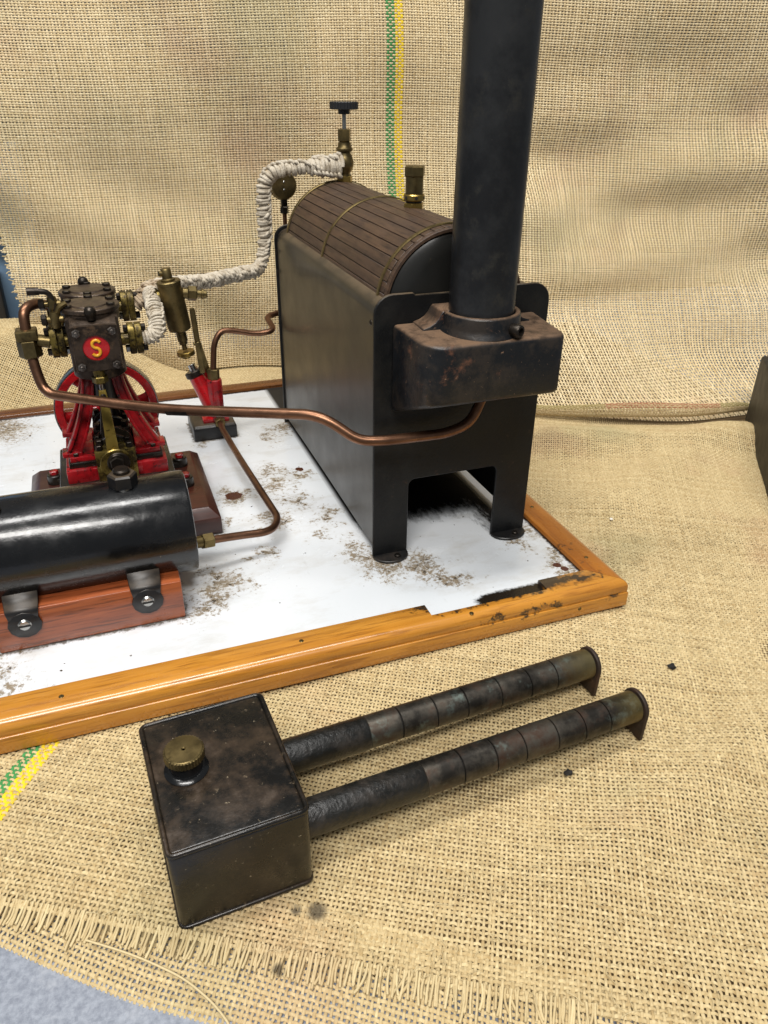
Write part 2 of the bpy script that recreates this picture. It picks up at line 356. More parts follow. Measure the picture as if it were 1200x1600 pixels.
    def build(s, name, mat, parent=None, ang=38, recalc=True):
        o0 = Vector((0, 0, 0)); p = parent
        while p is not None: o0 = o0+p.location; p = p.parent
        me = bpy.data.meshes.new(name)
        me.from_pydata([tuple(V3(v)*K-o0) for v in s.v], [], s.f)
        if recalc:
            bm = bmesh.new(); bm.from_mesh(me); bmesh.ops.recalc_face_normals(bm, faces=bm.faces); bm.to_mesh(me); bm.free()
        me.shade_smooth(); me.set_sharp_from_angle(angle=R(ang))
        me.materials.append(M[mat] if isinstance(mat, str) else mat)
        ob = bpy.data.objects.new(name, me); COL.objects.link(ob); ob.parent = parent
        return ob
def fillet(pts, r, n=8):
    P = [V3(p) for p in pts]; out = [P[0]]
    for i in range(1, len(P)-1):
        a, b, c = P[i-1], P[i], P[i+1]
        rr = r[i-1] if hasattr(r, '__len__') else r
        d1 = (a-b); d2 = (c-b); l = min(rr, d1.length*.49, d2.length*.49)
        p0 = b+d1.normalized()*l; p2 = b+d2.normalized()*l
        for k in range(n+1):
            t = k/n; out.append(p0*(1-t)**2+b*(2*t*(1-t))+p2*t*t)
    out.append(P[-1]); return out
def densify(pts, step):
    P = [V3(p) for p in pts]; out = []; 
    for a, b in zip(P, P[1:]):
        m = max(1, int((b-a).length/step))
        for k in range(m): out.append(a.lerp(b, k/m))
    out.append(P[-1]); return out
def thing(name, loc, label, cat, group=None):
    o = bpy.data.objects.new(name, None); COL.objects.link(o); o.location = V3(loc)*K; o.empty_display_size = .01
    tag(o, label, cat, group); return o
def tag(o, label, cat, group=None):
    o['label'] = label; o['category'] = cat
    if group: o['group'] = group
    return o
def copy_part(src, name, parent, M4):
    """a further copy of a piece, sharing its mesh"""
    c = bpy.data.objects.new(name, src.data); COL.objects.link(c); c.parent = parent; c.matrix_local = M4; return c

# ------------------------------------------------------------------ the setting: worktop, burlap, wall
o = MB().box((-700, -420, -60), (760, 1000, -19.5)).build('table_top', 'table'); o['kind'] = 'structure'
o['label'] = 'grey speckled worktop showing below the burlap edge'
o = MB().box((-900, 560, -19), (900, 580, 900)).build('wall', 'dark_wall'); o['kind'] = 'structure'; o['label'] = 'dark wall behind the hanging burlap'
o = MB().box((-420, 500, -19), (-172, 512, 190), 3).build('blue_panel', 'blue_wall'); tag(o, 'pale blue panel past the left edge of the hanging burlap', 'panel')

def interp(x, xs, ys):
    """smooth (monotone cubic) interpolation through key points"""
    xs = np.array(xs, float); ys = np.array(ys, float); h = np.diff(xs); d = np.diff(ys)/h
    m = np.zeros_like(ys); m[1:-1] = np.where(d[1:]*d[:-1] > 0, 2*d[1:]*d[:-1]/(d[1:]+d[:-1]+1e-12), 0); m[0] = d[0]; m[-1] = d[-1]
    i = np.clip(np.searchsorted(xs, x)-1, 0, len(h)-1); t = (x-xs[i])/h[i]
    return ((1+2*t)*(1-t)**2*ys[i]+t*(1-t)**2*h[i]*m[i]+t*t*(3-2*t)*ys[i+1]+t*t*(t-1)*h[i]*m[i+1])
def wob(n, seed, amp, waves=4, base=1.):
    g = np.random.default_rng(seed); x = np.linspace(0, 2*np.pi, n); y = np.zeros(n)
    for k in range(waves): y += g.normal()*np.sin(x*base*(k+1+g.random())+g.random()*6.28)
    return amp*y/np.sqrt(waves)
def sstep(x, a, b):
    t = np.clip((x-a)/(b-a), 0, 1); return t*t*(3-2*t)
def qmesh(name, co, quads, attrs, mat):
    me = bpy.data.meshes.new(name); nv = len(co); nq = len(quads)
    me.vertices.add(nv); me.vertices.foreach_set('co', (co*K).astype(np.float32).ravel())
    me.loops.add(nq*4); me.loops.foreach_set('vertex_index', quads.astype(np.int32).ravel())
    me.polygons.add(nq); me.polygons.foreach_set('loop_start', np.arange(0, nq*4, 4, dtype=np.int32))
    me.polygons.foreach_set('loop_total', np.full(nq, 4, np.int32))
    for an, typ, arr in attrs:
        a = me.attributes.new(an, typ, 'POINT'); a.data.foreach_set('value' if typ == 'FLOAT' else 'color', arr.astype(np.float32).ravel())
    me.update(); me.validate(); me.shade_smooth(); me.materials.append(M[mat])
    ob = bpy.data.objects.new(name, me); COL.objects.link(ob); return ob
def weave(name, surf, u0, u1, v0, v1, pitch, keep=None, dyes=(), rows=(), mat='burlap', seed=1, width=(.315, .295), amp=.5):
    """plain weave of single threads over surf(u,v) -> xyz; dyes = (u_from, u_to, colour) for v-threads"""
    g = np.random.default_rng(seed); ALL = []; Q = []; T = []; D = []; DA = []; off = 0
    pu, pv = pitch; nu = int((u1-u0)/pu); nv = int((v1-v0)/pv); e = .5
    prof = ((-1, -.8), (0, .5), (1, -.8)); NPV = 3
    for dirn in (0, 1):
        n_th, n_cr = (nv, nu) if dirn == 0 else (nu, nv)
        ac, pt_ = (pu, pv) if dirn == 0 else (pv, pu); pitch = pt_
        along = (np.arange(2*n_cr+1)/2.)*ac          # two samples per crossing
        th = (np.arange(n_th)+.5)*pt_
        A, B = np.meshgrid(along, th)                    # rows: threads
        m = A.shape[1]
        cr = np.arange(m)
        sign = np.where(cr % 2 == 1, 1., 0.)[None, :]*np.where(((cr//2)[None, :]+np.arange(n_th)[:, None]+dirn) % 2 == 0, 1., -1.)
        jit = g.normal(0, pitch*.035, (n_th, 1))
        ph = g.random((n_th, 3))*6.28; fr = g.uniform(.01, .06, (n_th, 3))
        for k in range(3): jit = jit+pitch*.035*np.sin(A*fr[:, k:k+1]*2+ph[:, k:k+1])
        slub = 1+g.normal(0, .05, (n_th, 1))
        for k in range(3): slub = slub+.05*np.sin(A*fr[:, k:k+1]*7+ph[:, (k+1) % 3:(k+1) % 3+1])
        slub = slub*(1+g.normal(0, .07, A.shape))
        hw = pitch*width[dirn]*np.clip(slub, .6, 1.6)
        if dirn == 1:
            for (a, b, c) in dyes: hw = np.where(((th+u0 >= a) & (th+u0 < b))[:, None], hw*1.45, hw)
        Bj = B+jit
        UV = (A+u0, Bj+v0) if dirn == 0 else (Bj+u0, A+v0)
        P = surf(*UV); Pu = surf(UV[0]+e, UV[1])-P; Pv = surf(UV[0], UV[1]+e)-P
        N = np.cross(Pu, Pv); N /= np.linalg.norm(N, axis=2, keepdims=True)
        S = Pv if dirn == 0 else Pu; S = S/np.linalg.norm(S, axis=2, keepdims=True)
        h = sign*(pu+pv)*.5*amp*.5
        tint = np.clip(g.normal(.5, .09, (n_th, 1))+g.normal(0, .16, A.shape), 0, 1)
        vs = np.stack([P+N*(h+hw*pz*.9)[..., None]+S*(hw*px)[..., None] for px, pz in prof], axis=2)   
        idx = (np.arange(n_th*m*NPV).reshape(n_th, m, NPV))+off
        for k in range(NPV-1):
            q = np.stack([idx[:, :-1, k], idx[:, 1:, k], idx[:, 1:, k+1], idx[:, :-1, k+1]], axis=-1)
            if keep is not None: q = q[keep(P[:, :-1])]
            Q.append(q.reshape(-1, 4))
        ALL.append(vs.reshape(-1, 3)); off += n_th*m*NPV
        T.append(np.repeat(tint[..., None], NPV, 2).ravel())
        col = np.zeros((n_th, m, NPV, 4)); amt = np.zeros((n_th, m, NPV))
        if dirn == 1:
            for (a, b, c) in dyes:
                s_ = (th+u0 >= a) & (th+u0 < b); col[s_] = (*c, 1); amt[s_] = .93
        else:
            for (a, b, ua, ub, c) in rows:
                s_ = (th+v0 >= a) & (th+v0 < b); u_ = (along+u0 >= ua) & (along+u0 < ub); q_ = np.ix_(s_, u_)
                col[q_] = (*c, 1); amt[q_] = .6
        D.append(col.reshape(-1, 4)); DA.append(amt.ravel())
    co = np.concatenate(ALL); q = np.concatenate(Q)
    used = np.zeros(len(co), bool); used[q.ravel()] = True; mp = np.cumsum(used)-1
    return qmesh(name, co[used], mp[q], [('thread_tint', 'FLOAT', np.concatenate(T)[used]), ('dye', 'FLOAT_COLOR', np.concatenate(D)[used]), ('dye_amount', 'FLOAT', np.concatenate(DA)[used])], mat)
GREEN, YELL = hexc('2f8a4a'), hexc('e8c91c')
CA, SA = math.cos(R(30)), math.sin(R(30))
BX0, BX1, BY0, BY1 = -330., 127.7, -73.2, 316.      # base board footprint
def gz(x, y):
    z = -16.4+1.2*np.sin(x*.023+y*.013+1.)+1.0*np.sin(x*.011-y*.031)+.4*np.sin(x*.06+y*.05)
    near = sstep(y, -40, -90)*0+1.
    z = z*near
    z = z+11*np.exp(-((x*.35+y-215)/26)**2)*sstep(x, 150, 215)            # roll of cloth before the fold, right
    z = z-2*sstep(x*.35+y, 225, 262)*sstep(x, 150, 215)
    z = z+5.0*np.exp(-((y-x*.42+45)/22)**2)*sstep(x, 150, 230)               # low diagonal crease
    z = z+4.5*np.exp(-((y-.28*x+212)/15)**2)*sstep(x, -30, 50)-2.0*np.exp(-((y-.28*x+185)/14)**2)*sstep(x, 60, 120)
    z = z+52*sstep(y, 335, 440)*sstep(x, -40, -150)
    lift = np.clip(z+15.6, 0, None)*((x < BX1+6) & (y < BY1+4) & (y > BY0-6))   # pressed flat by the board
    return z-lift
def ground(u, v):
    x = CA*u+SA*v; y = -SA*u+CA*v
    return np.stack([x, y, gz(x, y)], -1)
def keep_g(P):
    x, y = P[..., 0], P[..., 1]
    inside = (x > BX0) & (x < BX1-14) & (y > BY0+14) & (y < BY1-14)
    view = (x > -265) & ~((x < -235) & (y < 250)) & (x < 430) & (y < 470) & (y > -300) & ~((x > 60) & (y > 360-.75*(x-60)))
    return (~inside) & view
o = weave('burlap_cloth', ground, -440, 360, -227, 480, (1.8, 2.05), keep_g, dyes=[(-128.5, -122.4, GREEN), (-122.4, -115.5, YELL)], seed=3)
o['kind'] = 'structure'; o['label'] = 'burlap sheet spread on the worktop under everything'
# the lower sheet that shows below the frayed edge
def low(u, w):
    v = interp(u, [-230, -88, -56, -29, -2, 60, 260], [-212, -239, -245, -249, -250.5, -257, -282])+w
    x = CA*u+SA*v; y = -SA*u+CA*v
    return np.stack([x, y, -17.9+.25*np.sin(x*.05+y*.04)-1.4*(1-sstep(w, 0, 5))], -1)
o = weave('burlap_underlay', low, -210, 240, 0, 48, (1.8, 2.05), None, seed=5)
o['kind'] = 'structure'; o['label'] = 'second burlap layer under the frayed edge'
us = MB(); NG = 110
g_ = [(-285+715*i/NG, -300+760*j/NG) for j in range(NG+1) for i in range(NG+1)]
ok = lambda x, y: SA*x+CA*y > -229
us.add([(x, y, -19.0) for x, y in g_], [q for q in ((j*(NG+1)+i, j*(NG+1)+i+1, (j+1)*(NG+1)+i+1, (j+1)*(NG+1)+i) for j in range(NG) for i in range(NG)) if all(ok(*g_[k]) for k in q)])
us.build('weave_gap_backing', 'gap_backing', None, recalc=False)['kind'] = 'structure'  # added backing sheet, stands in for shade in the weave gaps
# frayed edge
def threads(name, paths, r, tints, parent=None):
    vs = []; q = []; tt = []; off = 0; S = 5 if r > .3 else 3
    for P, t in zip(paths, tints):
        mb = MB().tube(P, r, S, caps=False); vs += mb.v; q += [[i+off for i in f] for f in mb.f]; off += len(mb.v); tt += [t]*len(mb.v)
    co = np.array(vs); n = len(co)
    ob = qmesh(name, co, np.array(q), [('thread_tint', 'FLOAT', np.array(tt)), ('dye', 'FLOAT_COLOR', np.zeros((n, 4))), ('dye_amount', 'FLOAT', np.zeros(n))], 'burlap')
    return ob
def G(u, v, dz=0.):
    x = CA*u+SA*v; y = -SA*u+CA*v; return (x, y, dz)
P_, T_ = [], []
for i in range(190):
    u = -112+i*1.2+random.gauss(0, .5)
    L = 9.0*(.75+.35*random.random())+(4 if random.random() < .06 else 0); sk = random.gauss(0, .55); c1 = random.gauss(0, .28)
    if random.random() < .05: sk += random.choice((-1, 1))*random.uniform(2, 4)
    z0 = float(gz(np.array(G(u, -226)[0]), np.array(G(u, -226)[1])))+.6
    P_.append([Vector(G(u+sk*t*t+c1*math.sin(3*t), -224-L*t, z0+(-17.2-z0)*min(1, t*1.6)+random.gauss(0, .12)+.5*math.sin(3.1*t))) for t in np.linspace(0, 1, 7)]); T_.append(random.gauss(.6, .15))
o = threads('burlap_fringe', P_, .52, T_); o['kind'] = 'stuff'; o['label'] = 'row of loose frayed threads along the burlap edge'
p = [Vector((x, y, -15.2)) for x, y in [(-167.6, -172.8), (-152.3, -183.8), (-137.0, -197.8), (-129.3, -209.2), (-125.9, -216.6), (-125.2, -221.8)]]
o = threads('loose_thread', [fillet(p, 12, 5)], .45, [.8]); tag(o, 'single loose jute thread curling across the frayed cloth edge', 'thread')

# loose fibres standing off the sacking
P_, T_ = [], []
while len(P_) < 1500:
    u, v = random.uniform(-130, 260), random.uniform(-226, 120); x, y, _ = G(u, v)
    if (BX0 < x < BX1+3 and BY0-3 < y < BY1) or (-142 < x < -84 and -184 < y < -110): continue
    z = float(gz(np.array(x), np.array(y)))+.7; a = random.random()*6.28; L = random.uniform(2.5, 8); b = random.gauss(0, .9); h = random.uniform(.2, 1.5)
    P_.append([Vector((x+L*t*math.cos(a+b*t), y+L*t*math.sin(a+b*t), z+h*math.sin(2.6*t))) for t in (0, .25, .5, .75, 1)]); T_.append(random.gauss(.85, .15))
o = threads('burlap_lint', P_, .13, T_); o['kind'] = 'stuff'; o['label'] = 'loose jute fibres standing off the spread burlap'

# hanging backdrop
_x = np.linspace(-262, 520, 800)
_y = .5*interp(_x, [-260, -150, -60, 40, 130, 226, 303, 400, 520], [452, 440, 424, 385, 285, 196, 160, 134, 110])+.5*interp(_x, [-260, -100, 100, 300, 520], [470, 425, 362, 300, 235])
_s = np.concatenate([[0], np.cumsum(np.hypot(np.diff(_x), np.diff(_y)))])
def back_s(s_, v): return back(np.interp(s_, _s, _x), v)
def s_of(x): return float(np.interp(x, _x, _s))
def back(u, v):
    base = interp(u, [-260, -150, -60, 40, 130, 226, 303, 400, 520], [452, 440, 424, 385, 285, 196, 160, 134, 110])
    top = interp(u, [-260, -100, 100, 300, 520], [470, 425, 362, 300, 235])
    t = np.clip((v+16)/150, 0, 1.6); k = 1-np.exp(-2.2*t)
    y = base+(top-base)*k
    y = y+5*np.sin(u*.018+v*.012)+3.5*np.sin(u*.006-v*.035+1)+2.0*np.sin(u*.045+v*.03+2)
    rx = sstep(u, 190, 280)                                   # sagging folds on the right
    y = y+rx*(5.5*np.sin(v*.052+u*.016+.6)+3*np.sin(v*.095-u*.02+2))*sstep(v, 330, 150)
    lx = sstep(u, 60, -60)*sstep(v, 200, 110)
    y = y+lx*5*np.sin(v*.06+u*.03)
    x = u+4*np.sin(v*.011)-10*sstep(v, 120, 0)*sstep(u, -120, -260)*0
    z = v+3*np.sin(u*.012)+0*u
    return np.stack([x+0*v, y, z], -1)
def keep_b(P):
    x, z = P[..., 0], P[..., 2]
    return (x > -203+(110-z)*.10+2.*np.sin(z*.9)) | (z > 119)
o = weave('burlap_backdrop', back_s, 1, s_of(495), -14, 372, (2.8, 1.95), keep_b, dyes=[(s_of(132.6), s_of(139.9), GREEN), (s_of(139.9), s_of(147.0), YELL)], mat='burlap_pale', seed=9)
o['kind'] = 'structure'; o['label'] = 'burlap sheet hanging behind with green and yellow stripe'
# doubled hem lying along the foot of the backdrop on the right
def hem(u, v):
    a = v/14*math.pi
    base = back(u, -14+0*u)
    h = 4.5+3.0*np.exp(-((u-310)/60)**2)-3*sstep(u, 390, 430)
    y = base[..., 1]-3-2.4*np.sin(a); z = -14.5+3.5*sstep(u, 200, 330)+h*(1-np.cos(a))*.9
    return np.stack([u+0*v, y, z], -1)
o = weave('burlap_hem', hem, 205, 440, 0, 14, (2.4, 1.4), None, rows=[(9, 14, 275, 375, hexc('a03a2c')), (9, 14, 375, 425, hexc('7a7a38')), (8, 14, 215, 275, hexc('8a8040'))], seed=11)
o['kind'] = 'structure'; o['label'] = 'rolled hem along the foot of the backdrop'
P_, T_ = [], []
for i in range(26):
    z = 118-i*3.4; x = -203+(110-z)*.10; b = back(np.array(x), np.array(z)); L = random.uniform(3, 8)
    P_.append([Vector((b[0]+2-L*t, b[1]+random.gauss(0, .3), b[2]-L*.25*t*random.uniform(-.6, 1))) for t in np.linspace(0, 1, 4)]); T_.append(.7)
for i in range(8):
    P_.append([Vector((-201+i*2.3+t*random.uniform(-7, 3), 436-6*t, 31+9*t*random.random())) for t in np.linspace(0, 1, 4)]); T_.append(.7)
o = threads('backdrop_fray', P_, .45, T_); o['kind'] = 'stuff'; o['label'] = 'frayed threads on the left edge of the backdrop'
o = MB().prism([(396, 124), (283, -26), (380, -80), (500, 80)], (0, 0, -15.8), (1, 0, 0), (0, 1, 0), (0, 0, 60), 2, 2).build('dark_box', 'dark_panel'); tag(o, 'dark grey box at the right edge of the photo', 'box')
o = MB().box((-330, 470, -19), (-213, 494, 84), 3).build('dark_case', 'dark_panel'); tag(o, 'dark case before the blue panel at the left edge', 'case')

# ------------------------------------------------------------------ base board
bb = thing('base_board', (0, 120, -15.3), 'white topped base board with varnished wooden rails under the steam plant', 'base board')
ZR, RW, ZB = 2.5, 18.6, -15.3
MB().box((BX0+6, BY0+9.6, -6), (BX1-6, BY1-6, 0)).build('panel', 'white_board', bb)
def rail_prof(w=RW):
    p = [(w, ZB), (w, ZR-.5), (w-.5, ZR), (5.0, ZR)]
    p += [(.6+4.4*(1-math.sin(a)), ZR-4.4+4.4*math.cos(a)) for a in [math.pi/2*k/6 for k in range(1, 7)]]
    p += [(.6, -4.9), (.75, -5.1), (.75, -5.35), (.1, -5.6), (0., -6.2), (0., -13.8), (1.3, ZB)]
    return p                                          # (distance in from the outer edge, height)
def rail(name, mat, a, b, inn, label=None, notch=None):
    """rail from corner a to corner b, inn = inward direction; ends mitred"""
    a, b, inn = V3((*a, 0)), V3((*b, 0)), V3((*inn, 0)); d = (b-a).normalized(); L = (b-a).length
    mb = MB(); prof = rail_prof()
    def sec(prof, s, mit):       # cross-section at length s, mitre sign
        return [a+d*(s+mit*p[0])+inn*p[0]+Vector((0, 0, p[1])) for p in prof]
    def run(s0, m0, s1, m1, prof, cap=(True, True), n=1):
        rows = []
        S0 = sec(prof, s0, m0); S1 = sec(prof, s1, m1)
        vs = S0+S1; k = len(prof)
        fs = [(i, (i+1) % k, k+(i+1) % k, k+i) for i in range(k)]
        if cap[0]: fs.append(tuple(range(k-1, -1, -1)))
        if cap[1]: fs.append(tuple(range(k, 2*k)))
        mb.add(vs, fs)
    if notch is None: run(.15, 1, L-.15, -1, prof)
    else:
        n0, n1 = notch
        low_p = [(RW, ZB), (RW, -.9), (9.6, -.9), (9.0, -.2), (9.0, ZR-.3), (8.7, ZR)] + prof[3:]
        run(.15, 1, n0, 0, prof); run(n0, 0, n1, 0, low_p, (False, False)); run(n1, 0, L-.15, -1, prof)
    return mb.build(name, mat, bb, 50)
rail('rail', 'rail_x', (BX0, BY0), (BX1, BY0), (0, 1), notch=(9.5-BX0, 79-BX0))['label'] = 'front rail, charred round a cut-out before the firebox'
rail('rail', 'rail_y', (BX1, BY0), (BX1, BY1), (-1, 0))
rail('rail', 'rail_old', (BX1, BY1), (BX0, BY1), (0, -1))
rail('rail', 'rail_y', (BX0, BY1), (BX0, BY0), (1, 0))
for (x, y) in ((117.5, -44), (118, 20), (-60, -62), (-172, -63.5), (30, -70.0)):
    MB().cyl((x, y, 2.2), (x, y, 2.75), 1.2, seg=12, bev=.2).build('brass_pin', 'brass', bb)
MB().cyl((96, BY0+.2, -9), (96, BY0-.25, -9), 1.1, seg=12, bev=.2).build('brass_pin', 'brass', bb)

# ------------------------------------------------------------------ boiler
bo = thing('boiler', (50, 108, 0), 'black steel boiler with wood lagged drum and tall chimney', 'boiler')
W, H, D = 100., 153., 216.
l1, l2, ah = 21.4, 77.5, 47.9
def arc(cx, cz, r, a0, a1, n=6): return [(cx+r*math.cos(R(a0+(a1-a0)*k/n)), cz+r*math.sin(R(a0+(a1-a0)*k/n))) for k in range(n+1)]
poly = [(0, 0)]+[(l1, 0)]+arc(l1+4, ah-4, 4, 180, 90)+arc(l2-4, ah-4, 4, 90, 0)+[(l2, 0), (W, 0)]+arc(W-10, H-10, 10, 0, 90)+[(78, H), (77, H-1.2), (22, H-1.2), (21, H)]+arc(10, H-10, 10, 90, 180)
ep = MB().prism(poly, (0, 0, .6), (1, 0, 0), (0, 0, 1), (0, 2.0, 0), .45, 1, 40).build('end_plate', 'plate', bo)
for cx, w in ((l1/2, l1), ((l2+W)/2, W-l2)):
    tab = [(-w/2, 0), (w/2, 0)]+[(w/2*math.cos(R(a)), -1.5-8.5*math.sin(R(a))) for a in range(0, 181, 20)]
    MB().prism(tab, (cx, .6, .3), (1, 0, 0), (0, 1, 0), (0, 0, 1.5), .3, 1, 40).build('foot_tab', 'tab', ep)
    MB().cyl((cx+3, -4.6, 1.6), (cx+3, -4.6, 3.2), 1.9, seg=14, bev=.6).build('foot_screw', 'dark_steel', ep)
for cx in (l1/2, (l2+W)/2):
    MB().hexn((cx+2, -5, 1.7), (cx+2, -5, 1.9), 2.4, .1)
poly2 = [(0, 0), (l1, 0), (l1, 10), (l2, 10), (l2, 0), (W, 0)]+arc(W-10, H-10, 10, 0, 90)+[(78, H), (22, H)]+arc(10, H-10, 10, 90, 180)
eb = MB().prism(poly2, (0, D-2, .6), (1, 0, 0), (0, 0, 1), (0, 2.0, 0), .45, 1, 40).build('end_plate', 'plate', bo)
DR, DZ, DX = 39.2, 143.6, 46.
for s in (1, -1):
    X = lambda x: x if s > 0 else W-x
    pr = [(1.4, 6), (1.4, H-11)]+[(1.4+9*(1-math.cos(R(a))), H-11+9*math.sin(R(a))) for a in range(15, 91, 15)]+[(14, H-2.4)]
    off = []
    for i, (x, z) in enumerate(pr):
        a = pr[max(i-1, 0)]; b = pr[min(i+1, len(pr)-1)]; dx, dz = b[0]-a[0], b[1]-a[1]; l = math.hypot(dx, dz); off.append((x+dz/l*.9, z-dx/l*.9))
    ring = pr+off[::-1]
    mb = MB(); NY = 14; rows = []
    for j in range(NY+1):
        y = 2.05+(D-4.1)*j/NY
        bow = 1.1*math.sin(math.pi*j/NY)
        rows.append([(X(x+bow*(.4+.6*math.sin(math.pi*min(1, z/H)))*(1 if z < H-8 else .3)), y, z) for x, z in ring])
    k = len(ring); vs = [p for r_ in rows for p in r_]
    fs = [(j*k+i, j*k+(i+1) % k, (j+1)*k+(i+1) % k, (j+1)*k+i) for j in range(NY) for i in range(k)]
    fs += [tuple(range(k)), tuple(range(NY*k, (NY+1)*k))]
    sp = mb.add(vs, fs).build('side_panel', 'casing', bo, 50)
    MB().box((X(13.7)-.9, 2.2, H-3.4), (X(13.7)+.9, D-2.2, H-1.9), .3, 1).build('seam_strip', 'casing', sp)
# rivets on the end-plate edges
for z in (136, 122):
    MB().dome((.02, D-5, z), (-1, 0, 0), 1.5, .9, 4, 12).build('rivet', 'dark_steel', eb)
MB().dome((.4, 5.5, 139), (-1, 0, 0), 1.5, .9, 4, 12).build('rivet', 'dark_steel', ep)
# drum and its lagging
MB().lathe((DX, 3.4, DZ), (0, 1, 0), [(0, 0), (27, 0.), (33.5, .5), (36.3, 2.2), (37.2, 5), (37.2, D-8), (0, D-8)], 64).build('drum', 'casing', bo)
NP = 20; a0, a1 = 4., 176.; da = (a1-a0)/NP
plank_src = None
for i in range(NP):
    aa, ab = R(da/2-.28), R(-da/2+.28)
    if plank_src is None:
        pts = [((DR)*math.cos(t), DR*math.sin(t)) for t in np.linspace(aa, ab, 4)]+[((DR-1.7)*math.cos(t), (DR-1.7)*math.sin(t)) for t in np.linspace(ab, aa, 4)]
    ang = math.pi-R(a0+da*(i+.5))
    rot = [(p[0]*math.cos(ang)-p[1]*math.sin(ang), p[0]*math.sin(ang)+p[1]*math.cos(ang)) for p in pts]
    dr = random.gauss(0, .12)
    rot = [(p[0]*(1+dr/DR), p[1]*(1+dr/DR)) for p in rot]
    ys = 8.0+random.gauss(0, .25)
    MB().prism(rot, (DX, ys, DZ), (1, 0, 0), (0, 0, 1), (0, D-12-ys, 0), .22, 1, 45).build('plank', 'plank', bo)
MB().lathe((DX, 4.6, DZ), (0, 1, 0), [(37.4, 0), (38.8, .0), (39.1, .5), (39.1, 2.8), (37.4, 3.0)], 72).build('drum_rim', 'plank', bo)
def band(y, w=2.6):
    prof = [(-w/2, .25), (-w/2+.3, .95), (w/2-.3, .95), (w/2, .25)]
    fr = []
    for k in range(49):
        a = math.pi-R(3+174*k/48); e = Vector((math.cos(a), 0, math.sin(a)))
        fr.append((Vector((DX, y, DZ))+e*DR, (0, 1, 0), e))
    return MB().sweep(prof, fr).build('band', 'brass', bo)
for y in (14.5, 115, D-14): band(y)
# smokebox
sb_plan = [(9.6, 0), (11.6, -26)]+[(25.4-13.6*math.cos(R(a)), -27-13*math.sin(R(a))) for a in range(15, 91, 15)]+[(81.6-6.6*math.cos(R(a)), -33.4-6.6*math.sin(R(a))) for a in range(90, 176, 15)]+[(90.6, 0)]
zt = lambda y: 139+y*.04; zb = lambda y: 91.4-y*.41
n = len(sb_plan)
vs = [(x, y-.05, zb(y)) for x, y in sb_plan]+[(x, y-.05, zt(y)) for x, y in sb_plan]
fs = [tuple(range(n)), tuple(range(2*n-1, n-1, -1))]+[(i, (i+1) % n, (i+1) % n+n, i+n) for i in range(n)]
vs, fs = bevelled(vs, fs, 2.2, 3, 40)
sm = MB().add(vs, fs).build('smokebox', 'smokebox', bo, 40)
CX, CY = 50.2, -17.5
cm = MB().lathe((CX, CY, 134), (0, 0, 1), [(21.4, 3.5), (20.7, 5.2), (20.1, 6.3), (19.7, 7.8), (19.6, 12.4), (19.1, 13.4), (17.5, 13.5), (16.7, 12.6), (16.7, 3)], 56)
cm.build('collar', 'smokebox', sm, 60)
web = [(-31, 2), (-29.5, 5.3), (-26, 6.3), (-23.4, 7.8), (-21.4, 10), (-20, 12.6), (-19, 13.4), (19, 13.4), (20, 12.6), (21.4, 10), (23.4, 7.8), (26, 6.3), (29.5, 5.3), (31, 2)]
MB().prism(web, (CX, -15, 134), (1, 0, 0), (0, 0, 1), (0, 14.9, 0), .6, 2, 40).build('saddle', 'smokebox', sm, 60)
dv = Vector((.42, -.9, 0)).normalized(); c0 = Vector((CX, CY, 141.2))
scw = MB().lathe(c0+dv*19.5, dv, [(0, 0), (3.1, 0), (3.3, .6), (3.3, 4.6), (2.9, 5.2), (1.9, 5.3), (1.8, 3.4), (0, 3.4)], 24).build('socket_screw', 'dark_steel', sm)
ch = MB().lathe((CX, CY, 136), (0, 0, 1), [(15.2, 0), (16.3, 0), (16.3, 214), (16.6, 216), (16.2, 218), (15.2, 218), (15.2, 0)], 64).build('chimney', 'chimney', bo)
# safety valve
sx, sy = 50., 73.
sv = MB().cyl((sx, sy, 189.6), (sx, sy, 199), 5.0, seg=32, bev=.3).build('safety_valve', 'brass', bo)
MB().hexn((sx, sy, 181), (sx, sy, 185.2), 5.9, .5).build('base_nut', 'brass_bright', sv)
MB().cyl((sx, sy, 185.1), (sx, sy, 186.3), 4.6, bev=.2).build('neck', 'dark_steel', sv)
mbv = MB().cyl((sx, sy, 186.2), (sx, sy, 189.8), 6.0, seg=32, bev=.6); mbv.build('vent_ring', 'brass_bright', sv)
for a in (-100, -40, 200):
    e = Vector((math.cos(R(a)), math.sin(R(a)), 0)); q = Vector((sx, sy, 188))
    MB().cyl(q+e*5.7, q+e*6.12, .9, seg=12, bev=.1).build('vent_hole', 'soot_and_hole_shade', sv)  # black disc painted as the shade inside a vent
MB().hexn((sx, sy, 198.6), (sx, sy, 204.4), 6.0, .7).build('cap_nut', 'brass', sv)
# stop valve
vx, vy = 50., 201.
va = MB().lathe((vx, vy, 181), (0, 0, 1), [(0, 0), (4.6, 0), (4.6, 5.6), (3.6, 6.2), (3.7, 7), (5.4, 9.2), (6.3, 12), (6.3, 14.5), (5.4, 17.5), (4.2, 19.6), (4.3, 20.4), (5.6, 21.2), (5.8, 22.6), (4.6, 24), (4.4, 26.4), (3.2, 27), (0, 27)], 32).build('stop_valve', 'brass', bo)
MB().hexn((vx, vy, 180.6), (vx, vy, 186.4), 5.4, .4).build('base_nut', 'brass_bright', va)
MB().hexn((vx, vy, 208), (vx, vy, 215.6), 4.6, .5).build('gland_nut', 'brass', va)
MB().cyl((vx, vy, 215), (vx, vy, 228), 1.45, seg=14, bev=.1).build('stem', 'steel', va)
kn = [(9.4+(.25 if k % 2 else -.1), k) for k in range(64)]
pk = [(r_*math.cos(2*math.pi*k/64), r_*math.sin(2*math.pi*k/64)) for r_, k in kn]
